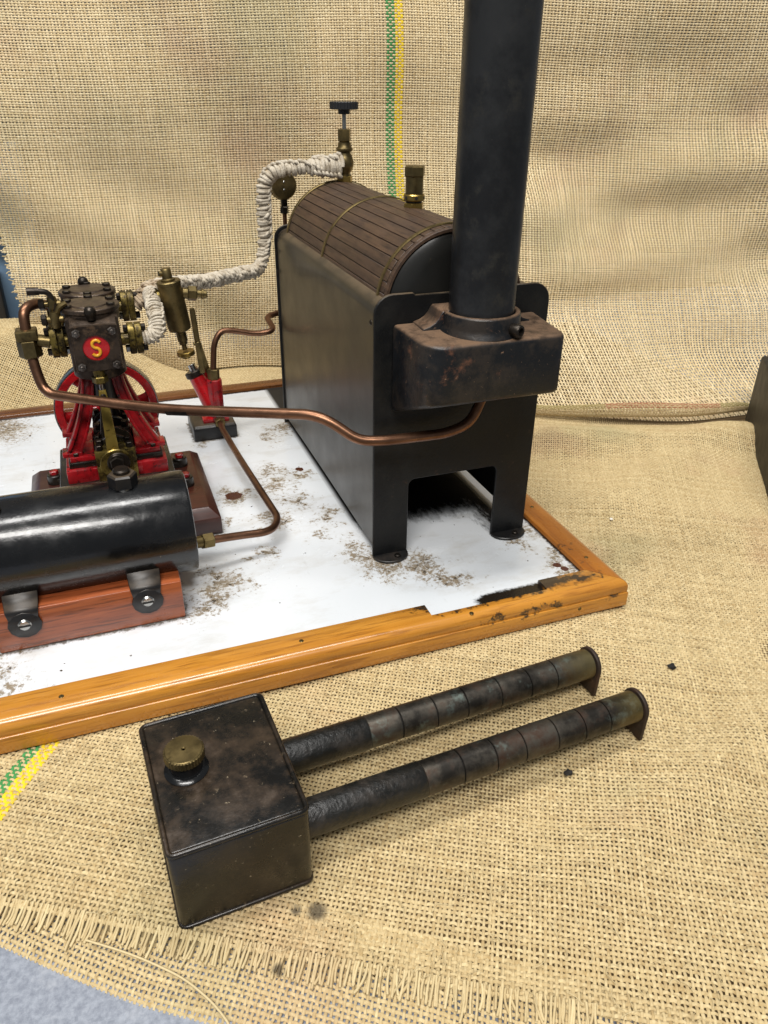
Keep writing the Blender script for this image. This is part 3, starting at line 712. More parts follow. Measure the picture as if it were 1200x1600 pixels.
MB().prism(pk, (vx, vy, 227.6), (1, 0, 0), (0, 1, 0), (0, 0, 4.6), .3, 1, 50).cyl((vx, vy, 224.6), (vx, vy, 227.8), 4.0, bev=.4).build('knob', 'plastic', va, 30)
# pressure gauge seen from behind
gx, gy, gz_ = 11.4, 226., 178.3
ga = MB().lathe((gx, gy-2.5, gz_), (0, 1, 0), [(0, 0), (8.6, 0), (9.4, .7), (9.4, 5), (10, 5.2), (10, 6.4), (9, 6.6), (0, 6.4)], 40).build('pressure_gauge', 'brass', bo)
for dz in (-2.6, 2.6): MB().dome((gx, gy-2.55, gz_+dz), (0, -1, 0), .8, .5, 3, 10).build('screw', 'steel', ga)
MB().box((gx-2.2, gy-1.5, gz_-14), (gx+2.2, gy+2.5, gz_-9), .4).hexn((gx, gy, gz_-19), (gx, gy, gz_-14), 3).build('union', 'dark_steel', ga)
MB().tube(fillet([(gx, gy, gz_-18), (gx, gy, gz_-34), (gx+14, gy, gz_-40), (gx+14, D-1, gz_-40)], 6), 1.6, 10).build('siphon', 'copper', ga)

# ------------------------------------------------------------------ steam engine
EX = -132.3
en = thing('steam_engine', (EX, 110, 0), 'twin cylinder vertical steam engine with red columns and flywheel', 'steam engine')
def frustum(x0, x1, y0, y1, z0, z1, z2, ins):
    vs = []
    for z, i in ((z0, 0), (z1, 0), (z2, ins)): vs += [(x0+i, y0+i, z), (x1-i, y0+i, z), (x1-i, y1-i, z), (x0+i, y1-i, z)]
    fs = [(3, 2, 1, 0), (8, 9, 10, 11)]+[(b+i, b+(i+1) % 4, b+4+(i+1) % 4, b+4+i) for b in (0, 4) for i in range(4)]
    return bevelled(vs, fs, .6, 2, 20)
MB().add(*frustum(-188, -78, 58, 155.5, .3, 11.5, 17, 6)).build('plinth', 'mahogany_dark', en)
MB().box((-166.5, 83, 16.8), (-99.5, 142, 34), 1.2).build('bed', 'bed', en)
for (x, y) in ((-93, 97.5), (-93, 128), (-171.7, 97.5), (-171.7, 128.5)):
    s = 1 if x > EX else -1
    lg = MB().cyl((x, y, 16.9), (x, y, 23), 5.0, 4.6, bev=.5).box((min(x, x-s*9), y-4.6, 16.9), (max(x, x-s*9), y+4.6, 21), .6).build('lug', 'bed', en)
    MB().hexn((x, y, 22.8), (x, y, 25.6), 2.7, .4).build('bolt', 'red', lg)
# sole plate: red frame open in the middle
def sole(x0, x1, y0, y1, z0, z1, t, gap=None):
    mb = MB()
    mb.box((x0, y0, z0), (x0+t, y1, z1), .5).box((x1-t, y0, z0), (x1, y1, z1), .5)
    mb.box((x0+t-.6, y1-t*.6, z0+.2), (x1-t+.6, y1-.2, z1-.2), .4)
    mb.box((x0+t-.6, y0+.3, z0+.2), (x1-t+.6, y0+t*.45, z1-.25), .4)
    return mb
so = sole(-161.3, -103.2, 87, 140, 33.8, 42, 15).build('sole_plate', 'red', en)
sole(-159.3, -105.2, 90.5, 138, 41.8, 45.4, 15).build('step', 'bed', so)
sole(-158.3, -106.2, 92, 137, 45.2, 48.4, 14).build('ledge', 'red', so)
for x in (-154.5, -110):
    for y in (94.5, 108, 121, 134):
        MB().hexn((x, y, 48.2), (x, y, 50.6), 2.1, .3).build('nut', 'dark_steel', so)
# columns
def column(s, y):
    """one splayed leg with raised edges, s = side, hollowed to the front"""
    n = 12; fr = []; outer = []
    for k in range(n+1):
        t = k/n; z = 48.2+50.3*t
        xc = EX+s*(8.0+16*(1-t)**1.75); w = 4.3-1.2*t
        outer.append((xc, z, w))
    mb = MB()
    def strip(a, b, y0, y1):
        fr = [(Vector((xc+s*0, 0, z)), w) for xc, z, w in outer]
        vs = []; fs = []
        for o_, w in fr:
            vs += [(o_.x+a*w, y0, o_.z), (o_.x+b*w, y0, o_.z), (o_.x+b*w, y1, o_.z), (o_.x+a*w, y1, o_.z)]
        m = len(fr)
        fs += [(i*4+k, i*4+(k+1) % 4, i*4+4+(k+1) % 4, i*4+4+k) for i in range(m-1) for k in range(4)]+[(3, 2, 1, 0), tuple(range(4*m-4, 4*m))]
        v2, f2 = bevelled(vs, fs, .35, 2, 40); mb.add(v2, f2)
    strip(-1, 1, y-2.2, y+3.6); strip(-1.04, -.58, y-4.4, y+4); strip(.58, 1.04, y-4.4, y+4)
    x0, z0, w0 = outer[0]
    mb.box((x0-5.6, y-5, 48.1), (x0+5.6, y+5, 50.8), .5)
    return mb.build('column', 'red', en, 42)
for y in (98.5, 130): 
    for s in (-1, 1): column(s, y)
# trunk guides, con rods, crank
MB().cyl((EX, 132, 74), (EX, 132, 100), 9, bev=.6).build('crosshead_guide', 'bed', en)
MB().cyl((EX, 101, 78), (EX, 101, 100), 8, bev=.6).build('crosshead_guide', 'bed', en)
for y, dx in ((101, -5), (132, 5)):
    cr = MB().tube([(EX+dx, y, 50), (EX+dx*.5, y, 70), (EX, y, 86)], [3.0, 2.4, 2.2], 10).build('connecting_rod', 'dark_steel', en)
    MB().box((EX+dx-6, y-4, 42), (EX+dx+6, y+4, 54), 1).build('big_end', 'brass_oily', cr)
    for q in (-4, 4): MB().hexn((EX+dx+q, y, 53.8), (EX+dx+q, y, 57), 2, .3).build('nut', 'dark_steel', cr)
ck = MB().cyl((EX, 80, 48), (EX, 172, 48), 4, bev=.5).build('crankshaft', 'dark_steel', en)
for y in (94.6, 107.4, 125.4, 138.6): MB().cyl((EX, y-1.6, 47.5), (EX, y+1.6, 47.5), 11.5, seg=36, bev=.5).build('crank_web', 'bed', ck)
for y in (90.5, 116, 141):
    b_ = MB().box((EX-11, y-2.6, 40), (EX+11, y+2.6, 55), 1.2).build('bearing', 'brass_oily' if y < 100 else 'dark_steel', en)
    for q in (-8, 8): MB().hexn((EX+q, y, 54.8), (EX+q, y, 58.6), 2.2, .3).build('nut', 'dark_steel', b_)
# eccentric
es = MB().box((EX-11.5, 82.4, 45.2), (EX+11.5, 87.4, 54.4), .8).box((EX-11.5, 82.4, 35), (EX+11.5, 87.4, 44.8), .8).lathe((EX, 81.9, 45), (0, 1, 0), [(0, 0), (9.2, 0), (9.8, .5), (9.8, 5.6), (0, 5.6)], 36).build('eccentric_strap', 'brass_oily', en)
MB().lathe((EX+1, 81.2, 46), (0, 1, 0), [(0, 0), (6, 0), (6.6, .6), (6.6, 1.2), (0, 1.2)], 30).build('sheave', 'dark_steel', es)
MB().hexn((EX, 78.2, 47), (EX, 81.4, 47), 4.2, .5).build('shaft_nut', 'dark_steel', es)
for q in (-8.6, 8.6): MB().hexn((EX+q, 84.9, 54.2), (EX+q, 84.9, 57.6), 2.2, .3).build('nut', 'dark_steel', es)
er = MB().prism([(-3.4, 54), (3.4, 54), (2.3, 86), (1.9, 91), (-1.9, 91), (-2.3, 86)], (EX-1, 83.4, 0), (1, 0, 0), (0, 0, 1), (0, 3.2, 0), .4, 2).build('eccentric_rod', 'brass_rod', en)
MB().cyl((EX-1, 81.9, 87.5), (EX-1, 88, 87.5), 1.7, seg=14).build('fork_pin', 'dark_steel', er)
vsn = MB().cyl((EX-1, 85, 88), (EX-1, 85, 103), 1.35, seg=14, bev=.1).build('valve_spindle', 'steel', en)
MB().hexn((EX-1, 85, 95.4), (EX-1, 85, 99.4), 4.4, .5).cyl((EX-1, 85, 99), (EX-1, 85, 104.6), 3.2, bev=.2).build('gland', 'brass_oily', vsn)
# flywheel
FC = Vector((-133, 165, 50)); FR = 32.5
fl = MB().lathe(FC-Vector((0, 5, 0)), (0, 1, 0), [(27.6, .6), (28, 0), (32.4, 0), (32.7, .5), (32.7, 9.5), (32.4, 10), (28, 10), (27.6, 9.4), (27.6, .6)], 72).build('flywheel', 'red_bright', en)
MB().lathe(FC-Vector((0, 4.6, 0)), (0, 1, 0), [(32.75, 0), (33.4, 0), (33.6, .4), (33.6, 8.8), (33.4, 9.2), (32.75, 9.2)], 72).build('tread', 'steel', fl)
MB().cyl(FC-Vector((0, 7.5, 0)), FC+Vector((0, 7.5, 0)), 7.2, bev=.8).build('hub', 'red_bright', fl)
for k in range(6):
    a = R(8+60*k); e = Vector((math.cos(a), 0, math.sin(a))); t_ = Vector((-math.sin(a), 0, math.cos(a)))
    fr = [(FC+e*r_, t_*w, Vector((0, 1, 0))*d_) for r_, w, d_ in ((5, 4.0, 3.0), (14, 3.1, 2.4), (22, 2.9, 2.2), (26, 3.8, 2.8), (28, 5.2, 3.4))]
    MB().sweep([(math.cos(R(q)), math.sin(R(q))) for q in range(0, 360, 30)], fr).build('spoke', 'red_bright', fl, 60)
# cylinders
YH = (100., 134.)
MB().box((-146.3, 87, 101), (-118.3, 150, 131.5), 1.5).box((-143.5, 83, 103), (-120.6, 90, 127), 1).lathe((EX, YH[0], 96), (0, 0, 1), [(0, 0), (13, 0), (14.5, 1), (14.5, 5.5), (0, 5.5)], 40).lathe((EX, YH[1], 96), (0, 0, 1), [(0, 0), (13, 0), (14.5, 1), (14.5, 5.5), (0, 5.5)], 40).lathe((EX, YH[0], 128), (0, 0, 1), [(15.2, 0), (15.4, 4.8), (15, 5.2), (0, 5.2)], 48).lathe((EX, YH[1], 128), (0, 0, 1), [(15.2, 0), (15.4, 4.8), (15, 5.2), (0, 5.2)], 48).build('cylinder_block', 'iron', en)
# sloping shoulder over the valve chest
vs = [(-144.1, 80.6, 128.8), (-119.9, 80.6, 128.8), (-119.9, 90, 132.4), (-144.1, 90, 132.4), (-144.1, 80.6, 104), (-119.9, 80.6, 104), (-119.9, 90, 104), (-144.1, 90, 104)]
fs = [(0, 1, 2, 3), (7, 6, 5, 4), (4, 5, 1, 0), (5, 6, 2, 1), (6, 7, 3, 2), (7, 4, 0, 3)]
MB().add(*bevelled(vs, fs, .7, 2)).build('valve_chest', 'iron', en)
# valve chest cover: plate with a round recess and the raised letter
cz, cxp = 116.9, EX
rec = MB(); nn = 48; hx0, hx1, hz0, hz1 = -144.3, -119.9, 104.2, 129.4
sq = []
for k in range(nn):
    a = 2*math.pi*k/nn; c_, s_ = math.cos(a), math.sin(a); m_ = max(abs(c_)/((hx1-hx0)/2), abs(s_)/((hz1-hz0)/2))
    sq.append(((hx0+hx1)/2+c_/m_, (hz0+hz1)/2+s_/m_))
rr_ = 7.0; circ = [(cxp+rr_*math.cos(2*math.pi*k/nn), cz+rr_*math.sin(2*math.pi*k/nn)) for k in range(nn)]
vs = [(x, 80.5, z) for x, z in sq]+[(cxp+(x-cxp)*.985, 78.2, cz+(z-cz)*.985) for x, z in sq]+[(x, 78.2, z) for x, z in circ]+[(x, 79.4, z) for x, z in circ]
fs = []
for L_ in (0, nn, 2*nn): fs += [(L_+k, L_+(k+1) % nn, L_+nn+(k+1) % nn, L_+nn+k) for k in range(nn)]
cov = MB().add(vs, fs).build('valve_chest_cover', 'iron', en, 30, recalc=True)
MB().lathe((cxp, 79.5, cz), (0, -1, 0), [(0, 0), (6.95, 0), (6.95, .25), (6.4, .35), (0, .35)], 40).build('badge', 'red_bright', cov)
S = []
for t in np.linspace(0, 1, 28):            # the letter S as one bent bar
    if t < .5: a = R(30+ (270-30)*(t/.5)); S.append((1.75*math.cos(a), 2.0+1.95*math.sin(a)))
    else: a = R(90-(240)*((t-.5)/.5)); S.append((1.75*math.cos(a), -1.9+1.95*math.sin(a)))
tl = R(6)
S = [(1.18*(x*math.cos(tl)+y*math.sin(tl)), 1.1*(-x*math.sin(tl)+y*math.cos(tl))) for x, y in S]
MB().tube([(cxp+x, 78.9, cz+z) for x, z in S], .9, 10).build('letter_s', 'yellow', cov)
for x, z in ((-141.2, 126.2), (-123, 126.2), (-141.2, 107.4), (-123, 107.4)):
    MB().hexn((x, 78.2, z), (x, 75.9, z), 2.35, .35).cyl((x, 76, z), (x, 74.7, z), 1.2, seg=12, bev=.3).build('nut', 'worn_steel', cov)
for i, y in enumerate(YH):
    hd = MB().lathe((EX, y, 133.1), (0, 0, 1), [(0, 0), (15.6, 0), (16.1, .5), (16.1, 2.4), (15.6, 2.9), (10.6, 2.9), (10.1, 3.5), (9.4, 3.6), (0, 3.6)], 56).build('cylinder_head', 'iron', en)
    for k in range(6):
        a = R(30+60*k); q = (EX+13*math.cos(a), y+13*math.sin(a), 135.9)
        MB().hexn(q, (q[0], q[1], q[2]+1.7), 2.3, .3).build('bolt', 'dark_steel', hd)
for (x, y, z) in ((EX, 84.5, 131.0), (-133.8, 148.5, 133)):
    MB().lathe((x, y, z), (0, 0, 1), [(0, 0), (2.3, 0), (2.6, 2.4), (3.1, 3.2), (3.1, 4.8), (2.6, 6.2), (1.5, 7.1), (0, 7.3)], 20).build('oil_cup', 'dark_steel', en)
# pipe flanges
def flange(x, y, z, s, h=17.5, w=11, mat='brass_oily'):
    """pair of bolted oval flanges on the cylinder side, s = outward x direction"""
    ov = [(w/2*math.cos(R(a))*(.95 if abs(math.sin(R(a))) > .5 else 1), h/2*max(-.98, min(.98, 1.15*math.sin(R(a))))) for a in range(0, 360, 15)]
    xi = -118.3 if s > 0 else -146.3
    f_ = MB().cyl((xi-s*1, y, z), (x, y, z), 3.6, bev=.1).prism(ov, (x, y, z), (0, 1, 0), (0, 0, 1), (s*3.6, 0, 0), .3, 1, 30).build('flange', mat, en, 35)
    MB().prism(ov, (x+s*3.9, y, z), (0, 1, 0), (0, 0, 1), (s*3.6, 0, 0), .3, 1, 30).build('flange_plate', mat, f_, 35)
    for q in (-1, 1):
        MB().hexn((x+s*7.4, y, z+q*h*.33), (x+s*10, y, z+q*h*.33), 2.1, .3).build('bolt', 'dark_steel', f_)
        MB().hexn((x-s*2.2, y, z+q*h*.33), (x+s*.1, y, z+q*h*.33), 2.1, .3).build('nut', 'steel' if q < 0 else 'dark_steel', f_)
    return f_
flange(-114.6, 127, 126.3, 1); flange(-114.4, 95, 116.0, 1); flange(-148.0, 97, 117.4, -1); flange(-148.6, 133, 122.5, -1)
# drain cocks and their lever
lv = MB().tube(fillet([(-160.5, 94, 146.2), (-151.5, 94, 145.2), (-149.6, 94, 139.5), (-150, 93, 130)], [4, 3]), [2.0]*1+[1.9]*8+[1.5]*60 if False else 1.5, 10)
dl = lv.tube([(-162, 94, 146.0), (-156, 94, 145.8)], 2.1, 12).build('cock_lever', 'dark_steel', en)
MB().tube(fillet([(-143.6, 92, 139.2), (-148, 92, 137), (-150, 92, 131)], 3), 1.5, 8).build('cock_lever', 'brass', en)
for (y, z) in ((95, 138.4), (91, 131)):
    dc = MB().cyl((-146, y, z), (-155, y, z), 1.8, seg=14).lathe((-150.6, y, z-4.5), (0, 0, 1), [(0, 0), (2.2, 0), (2.8, 3), (2.8, 6), (2.2, 8.5), (0, 8.5)], 16).build('drain_cock', 'brass', en)
    MB().hexn((-154.6, y, z), (-157.6, y, z), 3.0, .5).build('cock_nut', 'dark_steel', dc)

# ------------------------------------------------------------------ black receiver tank on its cradle
ta = thing('receiver_tank', (-155.5, 11, 0), 'glossy black cylindrical tank lying on a polished mahogany cradle', 'tank')
TY, TZ, TR, TX0, TX1 = 11., 40., 27., -211., -100.
prof = [(0, 0), (TR-1.6, 0), (TR-.5, .4), (TR, 1.6), (TR, 109.4), (TR-.5, 110.6), (TR-1.6, 111), (0, 111)]
MB().lathe((TX0, TY, TZ), (1, 0, 0), prof, 96).build('shell', 'gloss_black', ta, 30)
cr_p = [(-20, 0), (42, 0), (42, 22.6)]+[(TY+(TR-.3)*math.cos(R(a)), TZ+(TR-.3)*math.sin(R(a))) for a in np.linspace(-39, -141, 16)]+[(-20, 22.6)]
MB().prism([(p[0], p[1]) for p in cr_p], (-200, 0, .3), (0, 1, 0), (0, 0, 1), (89, 0, 0), .8, 2, 40).build('cradle', 'mahogany', ta)
for xs in (-128.4, -185.9):
    pts = [(-13.2, 29.5), (-15.0, 27.2), (-17.2, 25.4), (-19.6, 24.4), (-21.1, 23.2), (-21.4, 21), (-21.4, 17.5)]
    hw = [8, 8, 7.8, 7.6, 7.4, 7.0, 6.4]
    vs = []; fs = []
    for (y, z), w in zip(pts, hw): vs += [(xs-w, y, z), (xs+w, y, z), (xs+w, y+1.1, z-.4), (xs-w, y+1.1, z-.4)]
    m = len(pts); fs = [(i*4+k, i*4+(k+1) % 4, i*4+4+(k+1) % 4, i*4+4+k) for i in range(m-1) for k in range(4)]+[(3, 2, 1, 0), tuple(range(4*m-4, 4*m))]
    st = MB().add(*bevelled(vs, fs, .3, 1, 50)).prism([(7.8*math.cos(R(a)), 7.8*math.sin(R(a))*.95) for a in range(0, 360, 30)], (xs, -20.15, 15.2), (1, 0, 0), (0, 0, 1), (0, -1.3, 0), .3, 1).build('strap', 'black', ta, 50)
    sc_ = MB().lathe((xs, -21.4, 15.6), (0, -1, 0), [(0, 0), (3.1, 0), (3.1, .3), (2.4, 1.1), (0, 1.4)], 24).build('screw', 'steel', st)
    MB().box((xs-2.8, -22.9, 15.15), (xs+2.8, -22.55, 16.05)).at(None).build('screw_slot', 'soot_and_hole_shade', sc_)  # black bar stands in for shade in the slot
pg = MB().hexn((-130.3, 10, 66), (-130.3, 10, 73.6), 7.2, .9).build('filler_plug', 'black', ta)
MB().cyl((-130.3, 10, 64.5), (-130.3, 10, 67.2), 6.2, bev=.3).build('washer', 'steel', pg)
MB().cyl((-130.3, 10, 73.4), (-130.3, 10, 76.0), 4.2, bev=.8).build('plug_boss', 'dark_steel', pg)
hl = MB().lathe((-192, 4, 65.4), (0, -.26, 1), [(2.6, -.5), (4.9, .4), (5.2, 1.4), (4.6, 2.0), (3.8, 1.8), (3.6, 0)], 28).build('vent_boss', 'gloss_black', ta)
MB().lathe((-192, 4, 65.6), (0, -.26, 1), [(0, 0), (3.7, 0), (3.7, .6), (0, .6)], 20).build('vent_hole', 'soot_and_hole_shade', hl)  # dark disc paints the shaded hollow of the hole

# ------------------------------------------------------------------ hand feed pump
pu = thing('hand_pump', (-58, 215, 0), 'small red hand feed pump with upright lever on a black block', 'pump')
MB().add(*frustum(-74.5, -41.5, 200, 238, .3, 10, 12.2, 1.5)).build('block', 'black', pu)
MB().box((-66, 205, 12), (-46, 230, 15.5), .7).build('foot', 'red_bright', pu)
octo = [(6.1*math.cos(R(22.5+45*k)), 6.1*math.sin(R(22.5+45*k))) for k in range(8)]
pb = MB().prism(octo, (-54.2, 212, 9), (1, 0, 0), (0, 1, 0), (.4, 0, 36), .8, 2, 30).box((-58.5, 203.5, 12), (-49.5, 209.5, 19.5), 1).build('valve_box', 'red', pu)
MB().hexn((-53.9, 212, 44.6), (-53.6, 212, 53), 4.6, .5).build('union_nut', 'brass', pb)
MB().hexn((-54, 203.8, 14), (-54, 198.6, 13.2), 4.2, .5).build('union_nut', 'brass', pb)
MB().cyl((-57.5, 214.5, 24), (-66.3, 220, 48), 6.6, 6.2, bev=1).prism([(-4, 0), (4, 0), (3, 38), (-3, 38)], (-58.6, 219.4, 16), (1, 0, 0), (0, 0, 1), (0, 3, 0), .6, 2).build('barrel', 'red_bright', pu)
MB().cyl((-65.6, 219.6, 46), (-67.2, 220.6, 50.4), 7.6, bev=.8).build('gland_ring', 'dark_steel', pu)
MB().cyl((-66.8, 220.4, 49.8), (-68.6, 221.6, 55), 3.0).build('ram', 'steel', pu)
lvp = MB().prism([(-2.1, 0), (2.1, 0), (2.0, 48), (1.4, 49.6), (-1.4, 49.6), (-2.0, 48)], (-61.6, 212.5, 50), (.985, 0, .05), (-.05, 0, 1), (0, 2.2, 0), .35, 2).build('lever', 'brass', pu)
MB().prism([(-1.7, 0), (1.7, 0), (1.7, 23), (-1.7, 23)], (-56.8, 215.2, 49), (.97, 0, .18), (-.2, 0, .98), (0, 1.6, 0), .3, 1).build('link', 'brass', pu)
MB().cyl((-62.6, 211, 73), (-62.6, 218, 73), 1.8, seg=14).cyl((-66, 213.5, 73), (-60, 213.5, 73), 1.2, seg=12).build('pivot', 'brass', pu)

# ------------------------------------------------------------------ pipes
o = MB().tube(fillet([(-53.6, 212, 51), (-50.8, 214, 72), (-44.5, 216, 80.5), (-35, 216, 79.5), (-18, 216, 75.2), (-3.5, 215, 77), (-5.5, 235, 82.5), (8, 240, 84), (24, 240, 84), (30, 222, 84), (30, 215.9, 84)], [12, 9, 6, 10, 7, 5, 5, 8, 8]), 2.25, 12).build('feed_pipe', 'copper')
tag(o, 'thin copper pipe bending from the red pump up to the boiler back', 'pipe')
sp_ = thing('suction_pipe', (-60, 100, 0), 'thin copper pipe lying on the white board between pump and black tank', 'pipe')
MB().tube(fillet([(-54, 199, 13.3), (-54.6, 188, 13.4), (-52, 130, 13.6), (-46.2, 40, 14), (-54, 25.5, 15), (-74, 24, 17), (-93, 19.5, 20)], [10, 20, 13, 13, 10]), 2.3, 12).build('tube', 'copper', sp_)
un_ = MB().hexn((-88.5, 20.6, 19.4), (-95, 19, 20.2), 4.6, .5).cyl((-94.5, 19.1, 20.2), (-100.2, 17.8, 21), 3.4).build('union', 'brass', sp_)

ex = thing('exhaust_pipe', (-100, 60, 0), 'long brown copper exhaust pipe running from the engine to under the smokebox', 'pipe')
MB().tube(fillet([(-166.9, 98, 118), (-166.2, 95, 104), (-163.5, 90, 90.5), (-108, 54.5, 87.5), (-29, 1, 94.5), (-12, -9.5, 82.0), (0, -12.5, 81.2), (38, -12.5, 80.2), (52, -11.5, 84.0), (60, -9, 99)], [12, 12, 30, 11, 10, 10, 14, 9], 10), 2.85, 16).build('tube', 'copper', ex)
MB().tube([(-101.5, 50.2, 87.95), (-91, 43.1, 88.9)], 2.98, 16).build('joint_sleeve', 'dark_steel', ex)
MB().tube(fillet([(-166.9, 98, 122), (-166.4, 101, 135.0), (-160, 110, 136.0), (-150.2, 133, 127)], [6, 6]), 2.85, 14).build('branch', 'copper', ex)
te = MB().box((-172.4, 92.4, 119.6), (-161.4, 103.4, 125.2), .8).build('tee', 'brass', ex)
MB().hexn((-166.9, 98, 119.4), (-166.8, 97.4, 109.8), 6.2, .6).build('union_nut', 'brass', te)
MB().cyl((-162, 97.5, 118.6), (-155.6, 97, 117.4), 3.5, bev=.2).build('spigot', 'brass', te)

def lagging(name_core, path, rad_, parent, cmat, pitch=2.1, cr=1.15, jit=.25, seed=1):
    """cord wound round a pipe"""
    g = random.Random(seed); P = densify(path, .5); n = len(P)
    T = [(P[min(i+1, n-1)]-P[max(i-1, 0)]).normalized() for i in range(n)]
    x, _, _ = frame(T[0]); F = []
    for i in range(n):
        x = x-T[i]*x.dot(T[i]); x.normalize(); F.append((x.copy(), T[i].cross(x)))
    RAD = lambda q: rad_ if not hasattr(rad_, '__len__') else rad_[0]+(rad_[1]-rad_[0])*q
    rad = RAD(0.)
    core = MB().tube(P[::3]+[P[-1]], [RAD(min(1, k*3/n)) for k in range(len(P[::3])+1)], 12).build(name_core, cmat, parent)
    cum = [0.]
    for a, b in zip(P, P[1:]): cum.append(cum[-1]+(b-a).length)
    L = cum[-1]; turns = L/pitch; N = int(turns*14); pts = []; ri = []; j = 0
    ph = [g.random()*6.28 for _ in range(4)]
    for k in range(N+1):
        s = L*k/N; wob_ = .9*math.sin(s*.9+ph[0])+.7*math.sin(s*.37+ph[1]); s2 = min(max(s+wob_*jit*1.6, 0), L)
        while j < n-2 and cum[j+1] < s2: j += 1
        while j > 0 and cum[j] > s2: j -= 1
        t = (s2-cum[j])/max(1e-6, cum[j+1]-cum[j]); c = P[j].lerp(P[j+1], t); a = 2*math.pi*s/pitch
        rad2 = RAD(s/L)+cr*.55+jit*(.8*math.sin(s*1.7+a*.33+ph[2])+.6*math.sin(a*.5+ph[3]))
        ex_, ey_ = F[j]; pts.append(c+ex_*(rad2*math.cos(a))+ey_*(rad2*math.sin(a))); ri.append(cr*(1+.18*math.sin(a*1.37+s)+.12*math.sin(a*4.1)))
    MB().tube(pts, ri, 6).build('cord', cmat, core, 80)
    # half-hitch knots: short lengths of cord pulled tight across the winding
    kn_ = MB(); s = 2.; line = g.uniform(-1.6, -.6)
    while s < L-3:
        j = max(0, min(n-2, int(s/L*(n-1)))); ex_, ey_ = F[j]; line += g.gauss(.03, .22); 
        for a in (line, line+g.uniform(1.6, 2.6)):
            e = ex_*math.cos(a)+ey_*math.sin(a); f_ = ex_*-math.sin(a)+ey_*math.cos(a)
            c = P[j]+e*(RAD(s/L)+cr*1.1); q = cr*g.uniform(.85, 1.15); w = pitch*.62
            kn_.tube([c-T[j]*w-f_*q*1.3-e*q*.4, c-T[j]*w*.4+e*q*.55-f_*q*.3, c+T[j]*w*.45+e*q*.45+f_*q*.5, c+T[j]*w+f_*q*1.4-e*q*.5], [q*.6, q*.95, q*.95, q*.6], 6)
        s += pitch*g.uniform(.85, 1.25)
    kn_.build('knots', cmat, core, 80)
    return core
st_ = thing('steam_pipe', (-60, 160, 0), 'white cord lagged steam pipe looping from the boiler valve to the engine', 'pipe')
lagging('lagged_pipe', fillet([(44.5, 200.6, 193), (20, 201.5, 192.5), (-8, 203, 190), (-9.5, 204.5, 140), (-15, 201.5, 126), (-54.5, 170, 128), (-90, 135.5, 134.6), (-98, 129, 134)], [10, 14, 12, 14, 20, 5], 10), 3.1, st_, 'white_cord', 2.35, 1.15, .45, seed=2)
lagging('lagged_pipe', [(46.5, 200.6, 192.6), (38, 200.8, 192.6), (24, 201.4, 192.5)], (6.6, 3.2), st_, 'white_cord', 2.4, 1.3, .6, seed=5)
lagging('lagged_pipe', fillet([(-91, 134, 134.8), (-98.5, 128, 133.6), (-102, 127, 129.5), (-106.5, 127, 127)], [5, 4]), 3.5, st_, 'cord_oiled', 1.9, 1.0, .45, seed=7)
lagging('lagged_pipe', fillet([(-97, 125, 133.6), (-97.5, 112, 130), (-96.8, 99, 121.5), (-98.5, 95.2, 116.3), (-106.2, 95, 115.9)], [7, 9, 6]), 3.6, st_, 'white_cord', 1.9, .8, .2, seed=8)

lu = thing('displacement_lubricator', (-84.5, 118, 100), 'brass cylindrical lubricator with drain knob on the lagged steam pipe', 'lubricator')
A = Vector((-86.6, 118, 141.5)); B = Vector((-83.0, 118, 110.6)); d_ = (B-A).normalized()
MB().lathe(A, B-A, [(0, 0), (6.6, 0), (7.2, .6), (7.2, 2.0), (6.9, 2.3), (7.0, 27.5), (6.6, 29.6), (4, 31), (0, 31)], 40).build('body', 'brass', lu)
MB().lathe(A-d_*7.0, d_, [(0, 0), (2.4, 0), (3.0, .8), (3.0, 5.6), (4.2, 6.2), (4.2, 7.3), (0, 7.3)], 24).cyl(A-d_*4.2+Vector((-4.6, -1, 0)), A-d_*4.2+Vector((1, .2, 0)), 1.6, seg=14).build('filler', 'brass', lu)
MB().lathe(B-d_*.6, d_, [(0, 0), (3.0, 0), (3.0, 6.4), (2.5, 7), (2.5, 8.4), (1.5, 8.6), (1.5, 12), (0, 12)], 24).build('drain_stem', 'brass', lu)
kk = B+d_*12.2
MB().lathe(kk, d_, [(0, 0), (5.2, 0), (5.6, .4), (5.6, 2.6), (5.2, 3), (2.4, 3.2), (2.2, 4.8), (0, 5.2)], 12).build('drain_knob', 'brass_bright', lu)
MB().hexn((-93.2, 119.5, 132.4), (-97, 121, 132.2), 4.8, .5).cyl((-90, 118.4, 132.6), (-93.4, 119.6, 132.4), 3.2).build('inlet_union', 'brass_oily', lu)
MB().cyl((-79.5, 118, 133.6), (-76, 118, 133.2), 3.2).hexn((-76.2, 118, 133.2), (-71, 118, 132.6), 4.4, .5).cyl((-71.2, 118, 132.6), (-65, 118, 131.8), 2.3, bev=.4).cyl((-68.4, 118, 132.2), (-67, 118, 132), 3.1, bev=.2).build('outlet_union', 'brass', lu)

